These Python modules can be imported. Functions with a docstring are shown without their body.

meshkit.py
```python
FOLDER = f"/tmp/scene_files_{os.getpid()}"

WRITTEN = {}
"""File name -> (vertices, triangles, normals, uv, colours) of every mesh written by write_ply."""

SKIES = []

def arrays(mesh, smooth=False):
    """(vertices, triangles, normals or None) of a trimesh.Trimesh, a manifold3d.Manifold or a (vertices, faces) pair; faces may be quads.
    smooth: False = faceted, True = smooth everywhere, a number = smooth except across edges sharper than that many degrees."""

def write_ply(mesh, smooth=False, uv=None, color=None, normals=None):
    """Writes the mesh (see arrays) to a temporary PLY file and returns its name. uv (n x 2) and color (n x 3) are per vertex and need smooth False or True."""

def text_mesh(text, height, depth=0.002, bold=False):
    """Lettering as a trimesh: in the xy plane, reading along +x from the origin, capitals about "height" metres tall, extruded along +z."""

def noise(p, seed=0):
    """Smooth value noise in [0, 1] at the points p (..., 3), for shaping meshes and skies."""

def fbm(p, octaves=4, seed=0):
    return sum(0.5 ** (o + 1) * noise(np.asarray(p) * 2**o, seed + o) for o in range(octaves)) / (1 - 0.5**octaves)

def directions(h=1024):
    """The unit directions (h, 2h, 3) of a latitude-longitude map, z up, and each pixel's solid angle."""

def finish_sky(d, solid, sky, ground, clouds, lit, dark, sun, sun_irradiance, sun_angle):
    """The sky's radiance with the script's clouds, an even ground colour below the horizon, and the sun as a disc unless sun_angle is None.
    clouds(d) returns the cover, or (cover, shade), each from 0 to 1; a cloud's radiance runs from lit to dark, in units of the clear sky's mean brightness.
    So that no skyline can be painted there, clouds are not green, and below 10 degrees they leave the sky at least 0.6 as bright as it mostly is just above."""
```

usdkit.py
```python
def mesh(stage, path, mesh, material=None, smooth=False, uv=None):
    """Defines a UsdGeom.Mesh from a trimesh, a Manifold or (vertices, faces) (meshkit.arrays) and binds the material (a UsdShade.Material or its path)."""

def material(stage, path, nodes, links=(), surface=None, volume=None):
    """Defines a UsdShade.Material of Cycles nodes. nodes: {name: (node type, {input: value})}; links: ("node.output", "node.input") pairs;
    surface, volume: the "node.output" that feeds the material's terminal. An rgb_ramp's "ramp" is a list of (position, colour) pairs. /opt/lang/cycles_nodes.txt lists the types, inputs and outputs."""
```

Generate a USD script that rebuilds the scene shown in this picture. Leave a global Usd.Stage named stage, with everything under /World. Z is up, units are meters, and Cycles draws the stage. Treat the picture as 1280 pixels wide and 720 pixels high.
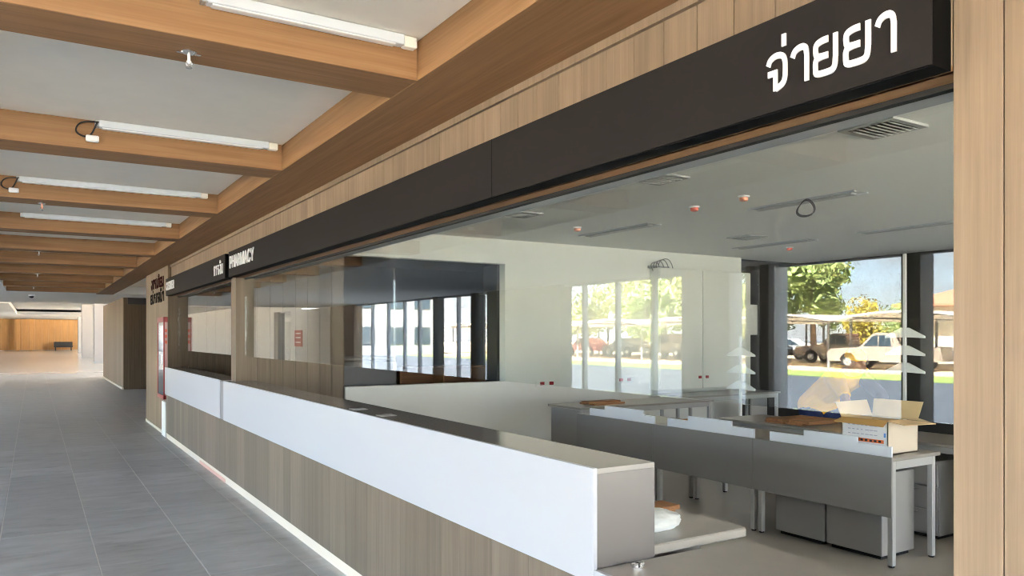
import math, random
import numpy as np, trimesh, manifold3d, usdkit, meshkit
from shapely.geometry import Polygon, LineString, Point, box as sbox
from shapely.ops import unary_union
from pxr import Usd, UsdGeom, UsdLux, UsdShade, Gf, Sdf

stage = Usd.Stage.CreateInMemory()
UsdGeom.SetStageUpAxis(stage, 'Z')
UsdGeom.Xform.Define(stage, '/World')
rng = random.Random(7)

# ------------------------------------------------------------------ camera, sky, sun, exposure
EXPOSURE = 0.55
EYE = 1.6
YAW = math.atan(598 / 963.0)                 # looks this far to the right of the corridor's axis (+Y)
cam = UsdGeom.Camera.Define(stage, '/World/camera')
cam.CreateHorizontalApertureAttr(36.0)
cam.CreateFocalLengthAttr(36.0 * 963 / 1280)
cam.CreateVerticalApertureOffsetAttr(36.0 * 60 / 1280)
cam.CreateFStopAttr(0.0)
cam.CreateExposureAttr(EXPOSURE)
cs, sn = math.cos(YAW), math.sin(YAW)
cam.AddTransformOp().Set(Gf.Matrix4d(cs, -sn, 0, 0, 0, 0, 1, 0, -sn, -cs, 0, 0, 0, 0, EYE, 1))

SUN_EL, SUN_AZ = math.radians(60), math.radians(-35)   # sun stands over +X, a little towards -Y
SKY = 0.55
SUN = 60.0                                   # irradiance; the light wants radiance over its disc
M = {}
def mat(name, nodes, links=(), surface='p.BSDF', volume=None):
    M[name] = usdkit.material(stage, '/World/Looks/' + name, nodes, links, surface, volume)
    return M[name]
mat('sky_air', {
    's': ('sky_texture', {'sky_type': 'multiple_scattering', 'sun_disc': False, 'sun_elevation': SUN_EL, 'sun_rotation': math.pi / 2 - SUN_AZ, 'aerosol_density': 0.6}),
    'tc': ('texture_coordinate', {}),
    'mp': ('mapping', {'scale': (2.2, 2.2, 5.0)}),
    'n': ('noise_texture', {'scale': 1.6, 'detail': 7, 'roughness': 0.58}),
    'r': ('rgb_ramp', {'ramp': [(0, (0, 0, 0)), (.46, (0, 0, 0)), (.58, (.85, .85, .85)), (1, (1, 1, 1))]}),
    'm': ('mix_color', {'b': (9.0, 9.0, 9.2), 'use_clamp': False}),
    'hz': ('hsv', {'saturation': .72, 'value': .95}),
    'b': ('background_shader', {'strength': SKY})},
    [('tc.generated', 'mp.vector'), ('mp.vector', 'n.vector'), ('n.fac', 'r.fac'), ('r.color', 'm.fac'), ('s.color', 'hz.color'), ('hz.color', 'm.a'), ('m.result', 'b.color')], surface='b.background')
dome = UsdLux.DomeLight.Define(stage, '/World/sky_dome')
UsdShade.MaterialBindingAPI.Apply(dome.GetPrim()).Bind(M['sky_air'])
sun = UsdLux.DistantLight.Define(stage, '/World/sun_light')
sun.CreateIntensityAttr(SUN / 6.72e-5); sun.CreateAngleAttr(0.53); sun.CreateColorAttr(Gf.Vec3f(1, .95, .86))
sv = Gf.Vec3d(math.cos(SUN_EL) * math.cos(SUN_AZ), math.cos(SUN_EL) * math.sin(SUN_AZ), math.sin(SUN_EL))
sun.AddTransformOp().Set(Gf.Matrix4d().SetRotate(Gf.Rotation(Gf.Vec3d(0, 0, 1), sv)))

# ------------------------------------------------------------------ materials
def plain(name, col, rough=.5, spec=.5, metal=0, noise=0.0, nscale=6.0, bump=0.0, **kw):
    n = {'p': ('principled_bsdf', {'base_color': col, 'roughness': rough, 'specular_ior_level': spec, 'metallic': metal, **kw})}
    l = []
    if noise or bump:
        n['g'] = ('geometry', {}); n['n'] = ('noise_texture', {'scale': nscale, 'detail': 5, 'roughness': .6})
        l += [('g.position', 'n.vector')]
    if noise:
        a = tuple(c * (1 - noise) for c in col); b = tuple(min(1, c * (1 + noise)) for c in col)
        n['r'] = ('rgb_ramp', {'ramp': [(0, a), (.3, a), (.7, b), (1, b)]})
        l += [('n.fac', 'r.fac'), ('r.color', 'p.base_color')]
    if bump:
        n['b'] = ('bump', {'strength': bump, 'distance': .01})
        l += [('n.fac', 'b.height'), ('b.normal', 'p.normal')]
    return mat(name, n, l)

def wood(name, c1, c2, axis, rough=.55, spec=.18, vary=.12, long=.35, across=22.0):
    sc = [across] * 3; sc['xyz'.index(axis)] = long * 2
    fine = [across * 6] * 3; fine['xyz'.index(axis)] = long * 6
    n = {'g': ('geometry', {}), 'o': ('object_info', {}),
         'om': ('vector_math', {'math_type': 'multiply', 'vector2': (37.0, 53.0, 29.0)}),
         'cx': ('combine_xyz', {}),
         'ad': ('vector_math', {'math_type': 'add'}),
         'mp': ('mapping', {'scale': sc}), 'mf': ('mapping', {'scale': fine}),
         'n': ('noise_texture', {'scale': 1.0, 'detail': 5, 'roughness': .6, 'distortion': .6}),
         'nf': ('noise_texture', {'scale': 1.0, 'detail': 3, 'roughness': .7}),
         'r': ('rgb_ramp', {'ramp': [(0, c2), (.36, c2), (.64, c1), (1, c1)]}),
         'mr': ('map_range', {'value': 1, 'from_min': .25, 'from_max': .75, 'to_min': .9, 'to_max': 1.1}),
         'mo': ('map_range', {'from_min': 0, 'from_max': 1, 'to_min': 1 - vary, 'to_max': 1 + vary}),
         'mu': ('math', {'math_type': 'multiply'}),
         'h': ('hsv', {}),
         'p': ('principled_bsdf', {'roughness': rough, 'specular_ior_level': spec})}
    l = [('o.random', 'cx.x'), ('o.random', 'cx.y'), ('o.random', 'cx.z'), ('cx.vector', 'om.vector1'), ('g.position', 'ad.vector1'), ('om.vector', 'ad.vector2'),
         ('ad.vector', 'mp.vector'), ('ad.vector', 'mf.vector'), ('mp.vector', 'n.vector'), ('mf.vector', 'nf.vector'), ('n.fac', 'r.fac'),
         ('nf.fac', 'mr.value'), ('o.random', 'mo.value'), ('mr.result', 'mu.value1'), ('mo.result', 'mu.value2'), ('mu.value', 'h.value'), ('r.color', 'h.color'), ('h.color', 'p.base_color')]
    return mat(name, n, l)

OAK1, OAK2 = (.30, .165, .078), (.225, .118, .052)
wood('oak_x', OAK1, OAK2, 'x', vary=.05)
wood('oak_y', OAK1, OAK2, 'y', vary=.03)
wood('board_z', (.26, .19, .13), (.215, .155, .104), 'z', vary=.10)
wood('panel_z', (.165, .135, .105), (.135, .11, .083), 'z', vary=.16)
wood('board_mid_z', (.16, .125, .09), (.13, .1, .07), 'z', vary=.08)
wood('board_dark_z', (.13, .095, .062), (.1, .072, .046), 'z', vary=.08)
wood('orange_z', (.66, .40, .18), (.56, .33, .14), 'z', vary=.06)
wood('scrap_x', (.34, .17, .075), (.22, .1, .045), 'x', vary=.1)
wood('scrap_y', (.34, .17, .075), (.22, .1, .045), 'y', vary=.1)
wood('shelf_brown', (.16, .075, .03), (.11, .05, .02), 'x', vary=.1)
plain('plaster', (.85, .79, .69), .85, .2, noise=.02)
plain('plaster_white', (.82, .81, .78), .8, .2)
plain('room_white', (.78, .77, .71), .7, .3, noise=.01)
plain('laminate_white', (.43, .44, .475), .28, .5)
plain('laminate_warm', (.125, .113, .107), .3, .5)
plain('counter_stone', (.27, .25, .228), .12, .55, noise=.03, nscale=30)
plain('worktop', (.34, .315, .285), .3, .5, noise=.02, nscale=20)
plain('sign_black', (.024, .021, .02), .6, .03)
plain('sign_edge', (.004, .004, .004), .6, .04)
plain('letter_white', (.92, .91, .9), .4, .4)
plain('letter_red', (.035, .006, .005), .8, .02)
plain('letter_olive', (.022, .019, .013), .8, .02)
plain('black_plastic', (.01, .01, .01), .4, .5)
plain('black_rubber', (.02, .02, .02), .7, .3)
plain('plinth_cream', (.66, .59, .5), .5, .3)
plain('pink_tape', (.6, .36, .3), .5, .3)
plain('chrome', (.8, .8, .8), .15, .5, metal=1)
plain('alu', (.55, .56, .57), .4, .5, metal=.7)
plain('batten_white', (.74, .77, .8), .4, .5)
plain('foam_white', (.88, .84, .74), .8, .2)
plain('cap_red', (.75, .12, .06), .5, .4)
plain('cap_orange', (.8, .32, .2), .4, .4)
plain('cabinet_red', (.3, .008, .01), .35, .5)
plain('cabinet_side', (.62, .42, .4), .5, .3)
plain('lobby_paint', (.5, .5, .52), .7, .2)
plain('joint_grey', (.2, .2, .21), .5, .3)
plain('poster_red', (.4, .05, .04), .5, .3)
plain('desk_grey', (.27, .262, .255), .35, .4)
plain('desk_top', (.29, .27, .24), .28, .5, noise=.02, nscale=25)
plain('metal_grey', (.42, .415, .405), .38, .45)
plain('screen_white', (.88, .9, .94), .35, .5)
plain('cabinet_grey', (.31, .3, .288), .45, .4)
plain('cardboard', (.6, .43, .24), .8, .2, noise=.06, nscale=8)
plain('cardboard_in', (.52, .32, .12), .8, .2)
plain('carton_white', (.78, .77, .78), .6, .3)
plain('carton_tan', (.6, .52, .42), .7, .25)
plain('print_grey', (.45, .46, .55), .6, .3)
plain('print_orange', (.75, .18, .05), .6, .3)
plain('print_blue', (.15, .3, .7), .6, .3)
plain('bag_white', (.72, .74, .72), .45, .5, bump=.6, nscale=25)
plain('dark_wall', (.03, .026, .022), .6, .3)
plain('dark_frame', (.022, .025, .024), .4, .4)
plain('frame_grey', (.5, .52, .53), .4, .4)
mat('spandrel', {'p': ('principled_bsdf', {'base_color': (.8, .82, .85), 'roughness': .4}), 't': ('translucent_bsdf', {'color': (.8, .84, .88)}), 'x': ('mix_closure', {'fac': .5})}, [('p.BSDF', 'x.closure1'), ('t.BSDF', 'x.closure2')], surface='x.closure')
plain('spandrel_light', (.62, .62, .6), .4, .5)
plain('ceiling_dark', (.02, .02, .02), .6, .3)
plain('vent_grey', (.4, .4, .39), .5, .4)
plain('lobby_floor', (.78, .75, .71), .14, .6, noise=.02, nscale=1.5)
plain('room_floor', (.36, .33, .285), .3, .5, noise=.03, nscale=3)
plain('shirt', (.74, .36, .004), .8, .2)
plain('skin', (.26, .13, .085), .55, .4)
plain('sleeve', (.05, .04, .055), .8, .2)
plain('trouser', (.012, .02, .07), .8, .2)
plain('glove', (.06, .065, .085), .7, .2)
plain('shoe', (.03, .03, .03), .6, .3)
plain('grass', (.11, .15, .045), .9, .1, noise=.35, nscale=1.2)
plain('pavement', (.46, .37, .27), .9, .1, noise=.08, nscale=.6)
plain('asphalt', (.036, .043, .056), .9, .1, noise=.1, nscale=.5)
plain('forecourt', (.26, .25, .23), .9, .1, noise=.1, nscale=.5)
mat('canopy', {'p': ('principled_bsdf', {'base_color': (.72, .68, .62), 'roughness': .6}), 't': ('translucent_bsdf', {'color': (.7, .64, .55)}), 'x': ('mix_closure', {'fac': .45})}, [('p.BSDF', 'x.closure1'), ('t.BSDF', 'x.closure2')], surface='x.closure')
plain('post_grey', (.2, .2, .2), .5, .4)
plain('bark', (.12, .085, .06), .9, .1)
plain('roof_red', (.42, .16, .1), .8, .2)
plain('wing_paint', (.2, .215, .225), .8, .2)
plain('house_wall', (.75, .7, .62), .8, .2)
plain('car_white', (.27, .225, .19), .25, .5, coat_weight=.6)
plain('car_dark', (.04, .045, .055), .25, .5, coat_weight=.6)
plain('car_silver', (.5, .52, .56), .3, .5, coat_weight=.6)
plain('car_blue', (.03, .1, .38), .25, .5, coat_weight=.6)
plain('car_red', (.4, .03, .03), .25, .5, coat_weight=.6)
plain('car_glass', (.03, .045, .06), .06, .6)
plain('tyre', (.02, .02, .02), .8, .2)
plain('hub', (.5, .5, .5), .4, .5, metal=.8)
def leafmat(name, c):
    mat(name, {'o': ('geometry', {}), 'mr': ('map_range', {'from_min': 0, 'from_max': 1, 'to_min': .55, 'to_max': 1.4}), 'h': ('hsv', {'color': c}),
               'p': ('principled_bsdf', {'roughness': .6, 'specular_ior_level': .2}), 't': ('translucent_bsdf', {}), 'x': ('mix_closure', {'fac': .25})},
        [('o.random_per_island', 'mr.value'), ('mr.result', 'h.value'), ('h.color', 'p.base_color'), ('h.color', 't.color'), ('p.BSDF', 'x.closure1'), ('t.BSDF', 'x.closure2')], surface='x.closure')
leafmat('leaf_green', (.42, .54, .2)); leafmat('leaf_lime', (.58, .64, .22)); leafmat('leaf_yellow', (.5, .4, .07))
# slate floor tile: smoky grey with pale scuffs
mat('slate', {'g': ('geometry', {}), 'o': ('object_info', {}), 'mp': ('mapping', {'scale': (1.2, 3.0, 1)}),
    'n': ('noise_texture', {'scale': 2.2, 'detail': 8, 'roughness': .68, 'distortion': .4}), 'n2': ('noise_texture', {'scale': 26.0, 'detail': 4}),
    'r': ('rgb_ramp', {'ramp': [(0, (.29, .29, .293)), (.35, (.37, .37, .375)), (.6, (.49, .49, .495)), (.8, (.6, .6, .603)), (1, (.64, .64, .64))]}),
    'mo': ('map_range', {'from_min': 0, 'from_max': 1, 'to_min': .93, 'to_max': 1.13}), 'h': ('hsv', {}),
    'rr': ('map_range', {'from_min': .3, 'from_max': .7, 'to_min': .3, 'to_max': .5}),
    'bp': ('bump', {'strength': .12, 'distance': .004}),
    'p': ('principled_bsdf', {'specular_ior_level': .45})},
    [('g.position', 'mp.vector'), ('mp.vector', 'n.vector'), ('g.position', 'n2.vector'), ('n.fac', 'r.fac'), ('r.color', 'h.color'), ('o.random', 'mo.value'), ('mo.result', 'h.value'),
     ('h.color', 'p.base_color'), ('n.fac', 'rr.value'), ('rr.result', 'p.roughness'), ('n2.fac', 'bp.height'), ('bp.normal', 'p.normal')])
plain('grout', (.72, .70, .67), .9, .1)
def glass(name, f0, tint=(1, 1, 1)):
    """clear sheet: lets light straight through, mirrors more at grazing angles (the same from both sides)"""
    mat(name, {'lw': ('layer_weight', {'blend': .5}), 'pw': ('math', {'math_type': 'power', 'value2': 5.0}), 'ma': ('math', {'math_type': 'multiply_add', 'value2': 1 - f0, 'value3': f0}),
               't': ('transparent_bsdf', {'color': tint}), 'gl': ('glossy_bsdf', {'color': (1, 1, 1), 'roughness': 0.0}), 'x': ('mix_closure', {})},
        [('lw.facing', 'pw.value1'), ('pw.value', 'ma.value1'), ('ma.value', 'x.fac'), ('t.BSDF', 'x.closure1'), ('gl.BSDF', 'x.closure2')], surface='x.closure')
glass('glass_front', .046, (.95, .975, .965))
glass('glass_facade', .04, (.97, .98, .98))

# ------------------------------------------------------------------ mesh and prim helpers
class MB:
    def __init__(s): s.v, s.f, s.n = [], [], 0
    def add(s, v, f):
        v, f = np.asarray(v, float), np.asarray(f, int)
        s.v.append(v); s.f.append(f + s.n); s.n += len(v); return s
    def tm(s, m):
        if hasattr(m, 'to_mesh'):
            q = m.to_mesh(); return s.add(q.vert_properties[:, :3], q.tri_verts)
        return s.add(m.vertices, m.faces)
    def box(s, x0, x1, y0, y1, z0, z1, c=0.0):
        x0, x1 = sorted((x0, x1)); y0, y1 = sorted((y0, y1)); z0, z1 = sorted((z0, z1))
        c = min(c, .45 * min(x1 - x0, y1 - y0, z1 - z0))
        if c <= 0:
            v = [(x, y, z) for x in (x0, x1) for y in (y0, y1) for z in (z0, z1)]
            return s.add(v, [(0,1,3),(0,3,2),(4,6,7),(4,7,5),(0,4,5),(0,5,1),(2,3,7),(2,7,6),(0,2,6),(0,6,4),(1,5,7),(1,7,3)])
        pts = []
        for x, dx in ((x0, c), (x1, -c)):
            for y, dy in ((y0, c), (y1, -c)):
                for z, dz in ((z0, c), (z1, -c)):
                    pts += [(x, y + dy, z + dz), (x + dx, y, z + dz), (x + dx, y + dy, z)]
        h = manifold3d.Manifold.hull_points(np.array(pts))
        return s.tm(h)
    def tube(s, pts, r, k=8, closed=False):
        pts = np.asarray(pts, float); n = len(pts); rr = np.broadcast_to(np.asarray(r, float), n)
        V = []; up = None
        for i in range(n):
            t = (pts[(i + 1) % n] - pts[i - 1]) if closed else pts[min(i + 1, n - 1)] - pts[max(i - 1, 0)]
            t = t / np.linalg.norm(t)
            if up is None: up = np.array([0, 0, 1.]) if abs(t[2]) < .9 else np.array([1., 0, 0])
            a = np.cross(t, up); a /= np.linalg.norm(a); b = np.cross(a, t); up = b
            for j in range(k):
                th = 2 * math.pi * j / k; V.append(pts[i] + rr[i] * (math.cos(th) * a + math.sin(th) * b))
        F = []
        for i in range(n if closed else n - 1):
            for j in range(k):
                p, q = i * k + j, i * k + (j + 1) % k; p2, q2 = ((i + 1) % n) * k + j, ((i + 1) % n) * k + (j + 1) % k
                F += [(p, p2, q2), (p, q2, q)]
        if not closed:
            V += [pts[0], pts[-1]]
            for j in range(k):
                F += [(n * k, j, (j + 1) % k), (n * k + 1, (n - 1) * k + (j + 1) % k, (n - 1) * k + j)]
        return s.add(V, F)
    def lathe(s, prof, k=20, at=(0, 0, 0), axis='z'):
        V, F = [], []
        for r, z in prof:
            for j in range(k):
                a = 2 * math.pi * j / k; p = (r * math.cos(a), r * math.sin(a), z)
                if axis == 'x': p = (p[2], p[0], p[1])
                if axis == 'y': p = (p[1], p[2], p[0])
                V.append(np.add(p, at))
        for i in range(len(prof) - 1):
            for j in range(k):
                a, b = i * k + j, i * k + (j + 1) % k
                F += [(a, b, b + k), (a, b + k, a + k)]
        n = len(V); V += [np.mean(V[:k], 0), np.mean(V[n - k:n], 0)]
        for j in range(k):
            F += [(n, (j + 1) % k, j), (n + 1, n - k + j, n - k + (j + 1) % k)]
        return s.add(V, F)
    def prism(s, poly, d0, d1, fn):
        """poly in (a, b); extruded from d0 to d1; fn(a, b, d) gives xyz"""
        for g in getattr(poly, 'geoms', [poly]):
            m = trimesh.creation.extrude_polygon(g, 1.0, engine='earcut')
            v = np.array([fn(a, b, d0 + (d1 - d0) * t) for a, b, t in m.vertices]); s.add(v, m.faces)
        return s
    def mesh(s, off=(0, 0, 0)):
        m = trimesh.Trimesh(np.vstack(s.v) - np.asarray(off, float), np.vstack(s.f), process=False)
        return m

used = {}
def numbered(parent, name):
    k = used.get((parent, name), 0); used[(parent, name)] = k + 1
    return f'{parent}/{name}' + (f'_{k:03d}' if k else '')
def tag(p, label=None, cat=None, group=None, kind=None):
    for k, v in (('label', label), ('category', cat), ('group', group), ('kind', kind)):
        if v: p.SetCustomDataByKey(k, v)
    return p
OFF = {}
def thing(name, label, cat=None, loc=(0, 0, 0), rz=0, group=None, kind=None):
    x = UsdGeom.Xform.Define(stage, numbered('/World', name))
    x.AddTranslateOp().Set(Gf.Vec3d(*map(float, loc))); x.AddRotateZOp().Set(float(rz))
    p = x.GetPrim(); OFF[str(p.GetPath())] = np.array(loc, float)
    return tag(p, label, cat, group, kind)
def part(parent, name, mb, m, label=None, smooth=False, kind=None, local=False):
    """mb is in world coordinates (the thing must have no turn) unless local"""
    path = str(parent.GetPath()); root = '/'.join(path.split('/')[:3])
    off = (0, 0, 0) if local else OFF[root]
    p = usdkit.mesh(stage, numbered(path, name), mb.mesh(off) if isinstance(mb, MB) else mb, M[m], smooth=smooth).GetPrim()
    return tag(p, label, kind=kind)
def solo(name, mb, m, label, cat=None, group=None, kind=None, smooth=False):
    p = usdkit.mesh(stage, numbered('/World', name), mb.mesh(), M[m], smooth=smooth).GetPrim()
    return tag(p, label, cat, group, kind)
def dup(src, label, loc, rz=0, group=None):
    c = src.GetCustomData()
    p = thing(src.GetName(), label, c['category'], loc, rz, group or c.get('group'))
    p.GetReferences().AddInternalReference(src.GetPath()); p.SetInstanceable(True)
    return p
B = lambda *a: MB().box(*a)

# ------------------------------------------------------------------ corridor floor
XW = 1.85                                    # face of the pharmacy's front wall
fl = thing('floor', 'grey slate tile floor of the corridor with pale joints', loc=(0, 0, 0), kind='structure')
part(fl, 'floor_slab', B(-6.2, 1.9, -7, 38, -.12, -.002), 'grout')
part(fl, 'floor_slab', B(1.9, 3.2, 13.2, 38, -.12, -.006), 'grout')
T = .613; X0 = -.224 - T * 9
rest = MB()
for i in range(-1, 16):
    for j in range(-12, 64):
        x0, x1 = X0 + i * T, X0 + (i + 1) * T; y0, y1 = .55 + j * T, .55 + (j + 1) * T
        lim = 1.82 if y1 < 15.8 else 3.0
        x0, x1 = max(x0, -6.2), min(x1, lim)
        if x1 - x0 < .04: continue
        g = .0032
        a = (x0 + g, x1 - g, y0 + g * .18, y1 - g * .18, -.03, rng.uniform(-.0006, .0006))
        if -.9 < x1 and x0 < 1.83 and 2.6 < y1 and y0 < 12.6: part(fl, 'tile', B(*a, .0012), 'slate')
        else: rest.box(*a)
part(fl, 'far_tile', rest, 'slate', kind='stuff')
solo('floor', B(-7.5, 14, 38, 104, -.12, .0), 'lobby_floor', 'polished beige floor of the bright lobby at the corridor end', kind='structure')
solo('floor', B(1.9, 11.3, -5, 13.2, -.12, -.002), 'room_floor', 'beige vinyl floor of the pharmacy room', kind='structure')

# ------------------------------------------------------------------ corridor ceiling: coffers with wood beams
ZS, ZC = 2.72, 2.893
ce = thing('ceiling', 'plaster ceiling with a grid of oak beams over the corridor', loc=(0, 0, 0), kind='structure')
part(ce, 'plaster_panel', B(-.6, 2.1, -7, 23.5, ZC, ZC + .12), 'plaster')
part(ce, 'white_soffit', B(-6.2, -.57, -7, 23.5, ZS, ZC + .12), 'plaster_white')
for k in range(-4, 10):
    y = 3.09 + 2.163 * k
    part(ce, 'beam', B(-.57, 1.43, y, y + .295, ZS, ZC, .002), 'oak_x')
part(ce, 'side_beam', B(1.43, XW - .018, -7, 23.5, ZS + .0005, ZC, .002), 'oak_y')
part(ce, 'trim_strip', B(XW - .018, XW + .02, -7, 13.2, 2.687, ZC), 'board_z')
part(ce, 'far_panel', B(-6.2, 3.2, 23.5, 31, 2.75, 2.95), 'plaster_white')
part(ce, 'far_bulkhead', B(-6.6, 5, 31, 31.2, 2.75, 3.9), 'plaster_white')
part(ce, 'lobby_panel', B(-7.5, 14, 31.2, 104, 3.9, 4.1), 'plaster_white')
part(ce, 'lobby_drop', B(-7.5, -1.2, 52, 101, 3.45, 3.7), 'plaster_white')
part(ce, 'lobby_drop', B(-1.2, 14, 78, 101, 3.45, 3.7), 'plaster_white')

# ------------------------------------------------------------------ front wall of the pharmacy: boards, head, piers
HZ = 2.228                                   # underside of the opening's head
wf = thing('wall_front', 'beige wood board wall of the pharmacy front above and beside the openings', loc=(0, 0, 0), kind='structure')
part(wf, 'head', B(XW + .019, 2.07, 1.0, 13.2, HZ + .01, 2.9), 'room_white')
part(wf, 'head_soffit', B(XW, 1.945, 1.0, 13.2, HZ, HZ + .012), 'oak_y')
part(wf, 'inner_soffit', B(1.957, 2.075, 1.0, 13.2, HZ - .004, HZ + .012), 'laminate_white')
BW = .157
wr = thing('wall_right', 'beige wood board wall standing at the right-hand edge of the large opening', loc=(0, 0, 0), kind='structure')
wm = thing('wall_pier', 'slim wood pier between the pharmacy and cashier openings', loc=(0, 0, 0), kind='structure')
we = thing('wall_end', 'wood board pier with dark lettering at the far end of the counters', loc=(0, 0, 0), kind='structure')
y = 1.0 - .113 - BW * 50
while y < 13.2:
    y1 = y + BW
    if y1 <= 1.0 - .113 + 1e-6 or y >= 1.0 - 1e-6 or True:
        a, b = y, y1
        if a < 1.0 < b: b = 1.0
        if a < .95:
            part(wr, 'board', B(XW, XW + .02, a + .0013, b - .0013, 0.0, 2.688, .0015), 'board_z')
            if b == 1.0: part(wf, 'board', B(XW, XW + .02, 1.0013, y1 - .0013, HZ, 2.688, .0015), 'board_z')
        elif b > .99:
            part(wf, 'board', B(XW, XW + .02, a + .0013, min(b, 13.2) - .0013, HZ, 2.688, .0015), 'board_z')
    y = y1
part(wr, 'pier_core', B(XW + .019, 2.07, -7, 1.0, 0, 2.9), 'room_white')
# pier between the pharmacy and the cashier counter, and the pier with the hose cabinet
part(wm, 'pier', B(XW, 2.07, 8.61, 8.85, 1.111, HZ, .002), 'board_mid_z')
for i, yy in enumerate(np.linspace(13.2, 15.95, 9)[:-1]):
    part(we, 'pier_board', B(1.8, 1.83, yy + .001, yy + .344 - .002, .05, 2.72, .002), 'board_z')
part(we, 'pier_core', B(1.829, 3.2, 13.32, 15.95, 0, 2.75), 'board_z')
part(we, 'pier_edge', B(1.8, 2.0, 13.16, 13.2, 0, HZ), 'board_dark_z')
part(we, 'pier_plinth', B(1.79, 1.83, 13.3, 15.95, 0, .05), 'plinth_cream')

# partitions behind the glass: boards facing the camera, with the white wall and its pass-through beyond
wp = thing('wall_partition', 'wood board and white partition across the pharmacy room with a dark pass-through', loc=(0, 0, 0), kind='structure')
YP = 8.61; RZ = 2.86
for i, xx in enumerate(np.arange(2.07, 3.05, .14)):
    part(wp, 'board', B(xx + .0012, min(xx + .14, 3.07) - .0012, YP, YP + .03, 0, RZ, .003), 'board_mid_z')
part(wp, 'partition_core', B(2.07, 3.07, YP + .03, 8.85, 0, RZ), 'board_dark_z')
part(wp, 'white_panel', B(3.07, 5.24, YP, YP + .14, 2.542, RZ), 'room_white')
part(wp, 'white_panel', B(3.07, 5.24, YP, YP + .14, 0, 1.007), 'room_white')
part(wp, 'white_panel', B(5.24, 9.7, YP, YP + .14, 0, RZ), 'room_white')
part(wp, 'opening_jamb', B(5.2, 5.24, YP + .14, YP + .5, 1.007, 2.542), 'dark_frame')
wq = thing('wall_cashier', 'dark board partition at the far end of the cashier room', loc=(0, 0, 0), kind='structure')
for xx in np.arange(1.96, 4.0, .14):
    part(wq, 'board', B(xx + .0012, xx + .1388, 13.2, 13.23, 0, RZ, .003), 'board_dark_z')
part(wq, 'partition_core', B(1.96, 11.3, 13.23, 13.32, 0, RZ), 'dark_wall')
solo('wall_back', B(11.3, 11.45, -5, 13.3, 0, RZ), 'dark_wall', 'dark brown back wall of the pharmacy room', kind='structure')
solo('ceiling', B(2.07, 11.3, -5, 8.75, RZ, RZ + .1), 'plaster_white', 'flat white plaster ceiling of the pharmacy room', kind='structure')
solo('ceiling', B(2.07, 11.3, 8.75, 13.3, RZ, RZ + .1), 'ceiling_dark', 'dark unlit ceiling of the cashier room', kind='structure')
# the room's daylight end behind the camera: a row of tall windows
w = thing('window_1', 'tall daylight window row at the near end of the pharmacy room', loc=(2.07, -5, 0), kind='structure')
for xx in np.linspace(2.7, 11.2, 7): part(w, 'mullion', B(xx, xx + .08, -5.05, -4.95, .1, RZ), 'frame_grey')
part(w, 'sill_rail', B(2.7, 11.3, -5.05, -4.95, .1, .16), 'frame_grey'); part(w, 'head_rail', B(2.7, 11.3, -5.05, -4.95, 2.7, RZ), 'frame_grey')
part(w, 'pane', B(2.7, 11.2, -5.005, -4.995, .1, 2.7), 'glass_facade')
solo('wall_near', MB().box(2.07, 2.7, -5.1, -5, 0, RZ).box(2.7, 11.3, -5.1, -5, 0, .1), 'room_white', 'white wall below and beside the window at the near end of the pharmacy room', kind='structure')
solo('roof', B(-6.6, 11.6, -7.5, 31.1, 3.05, 3.4), 'plaster_white', 'flat concrete roof slab above the corridor and rooms', kind='structure')
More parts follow.
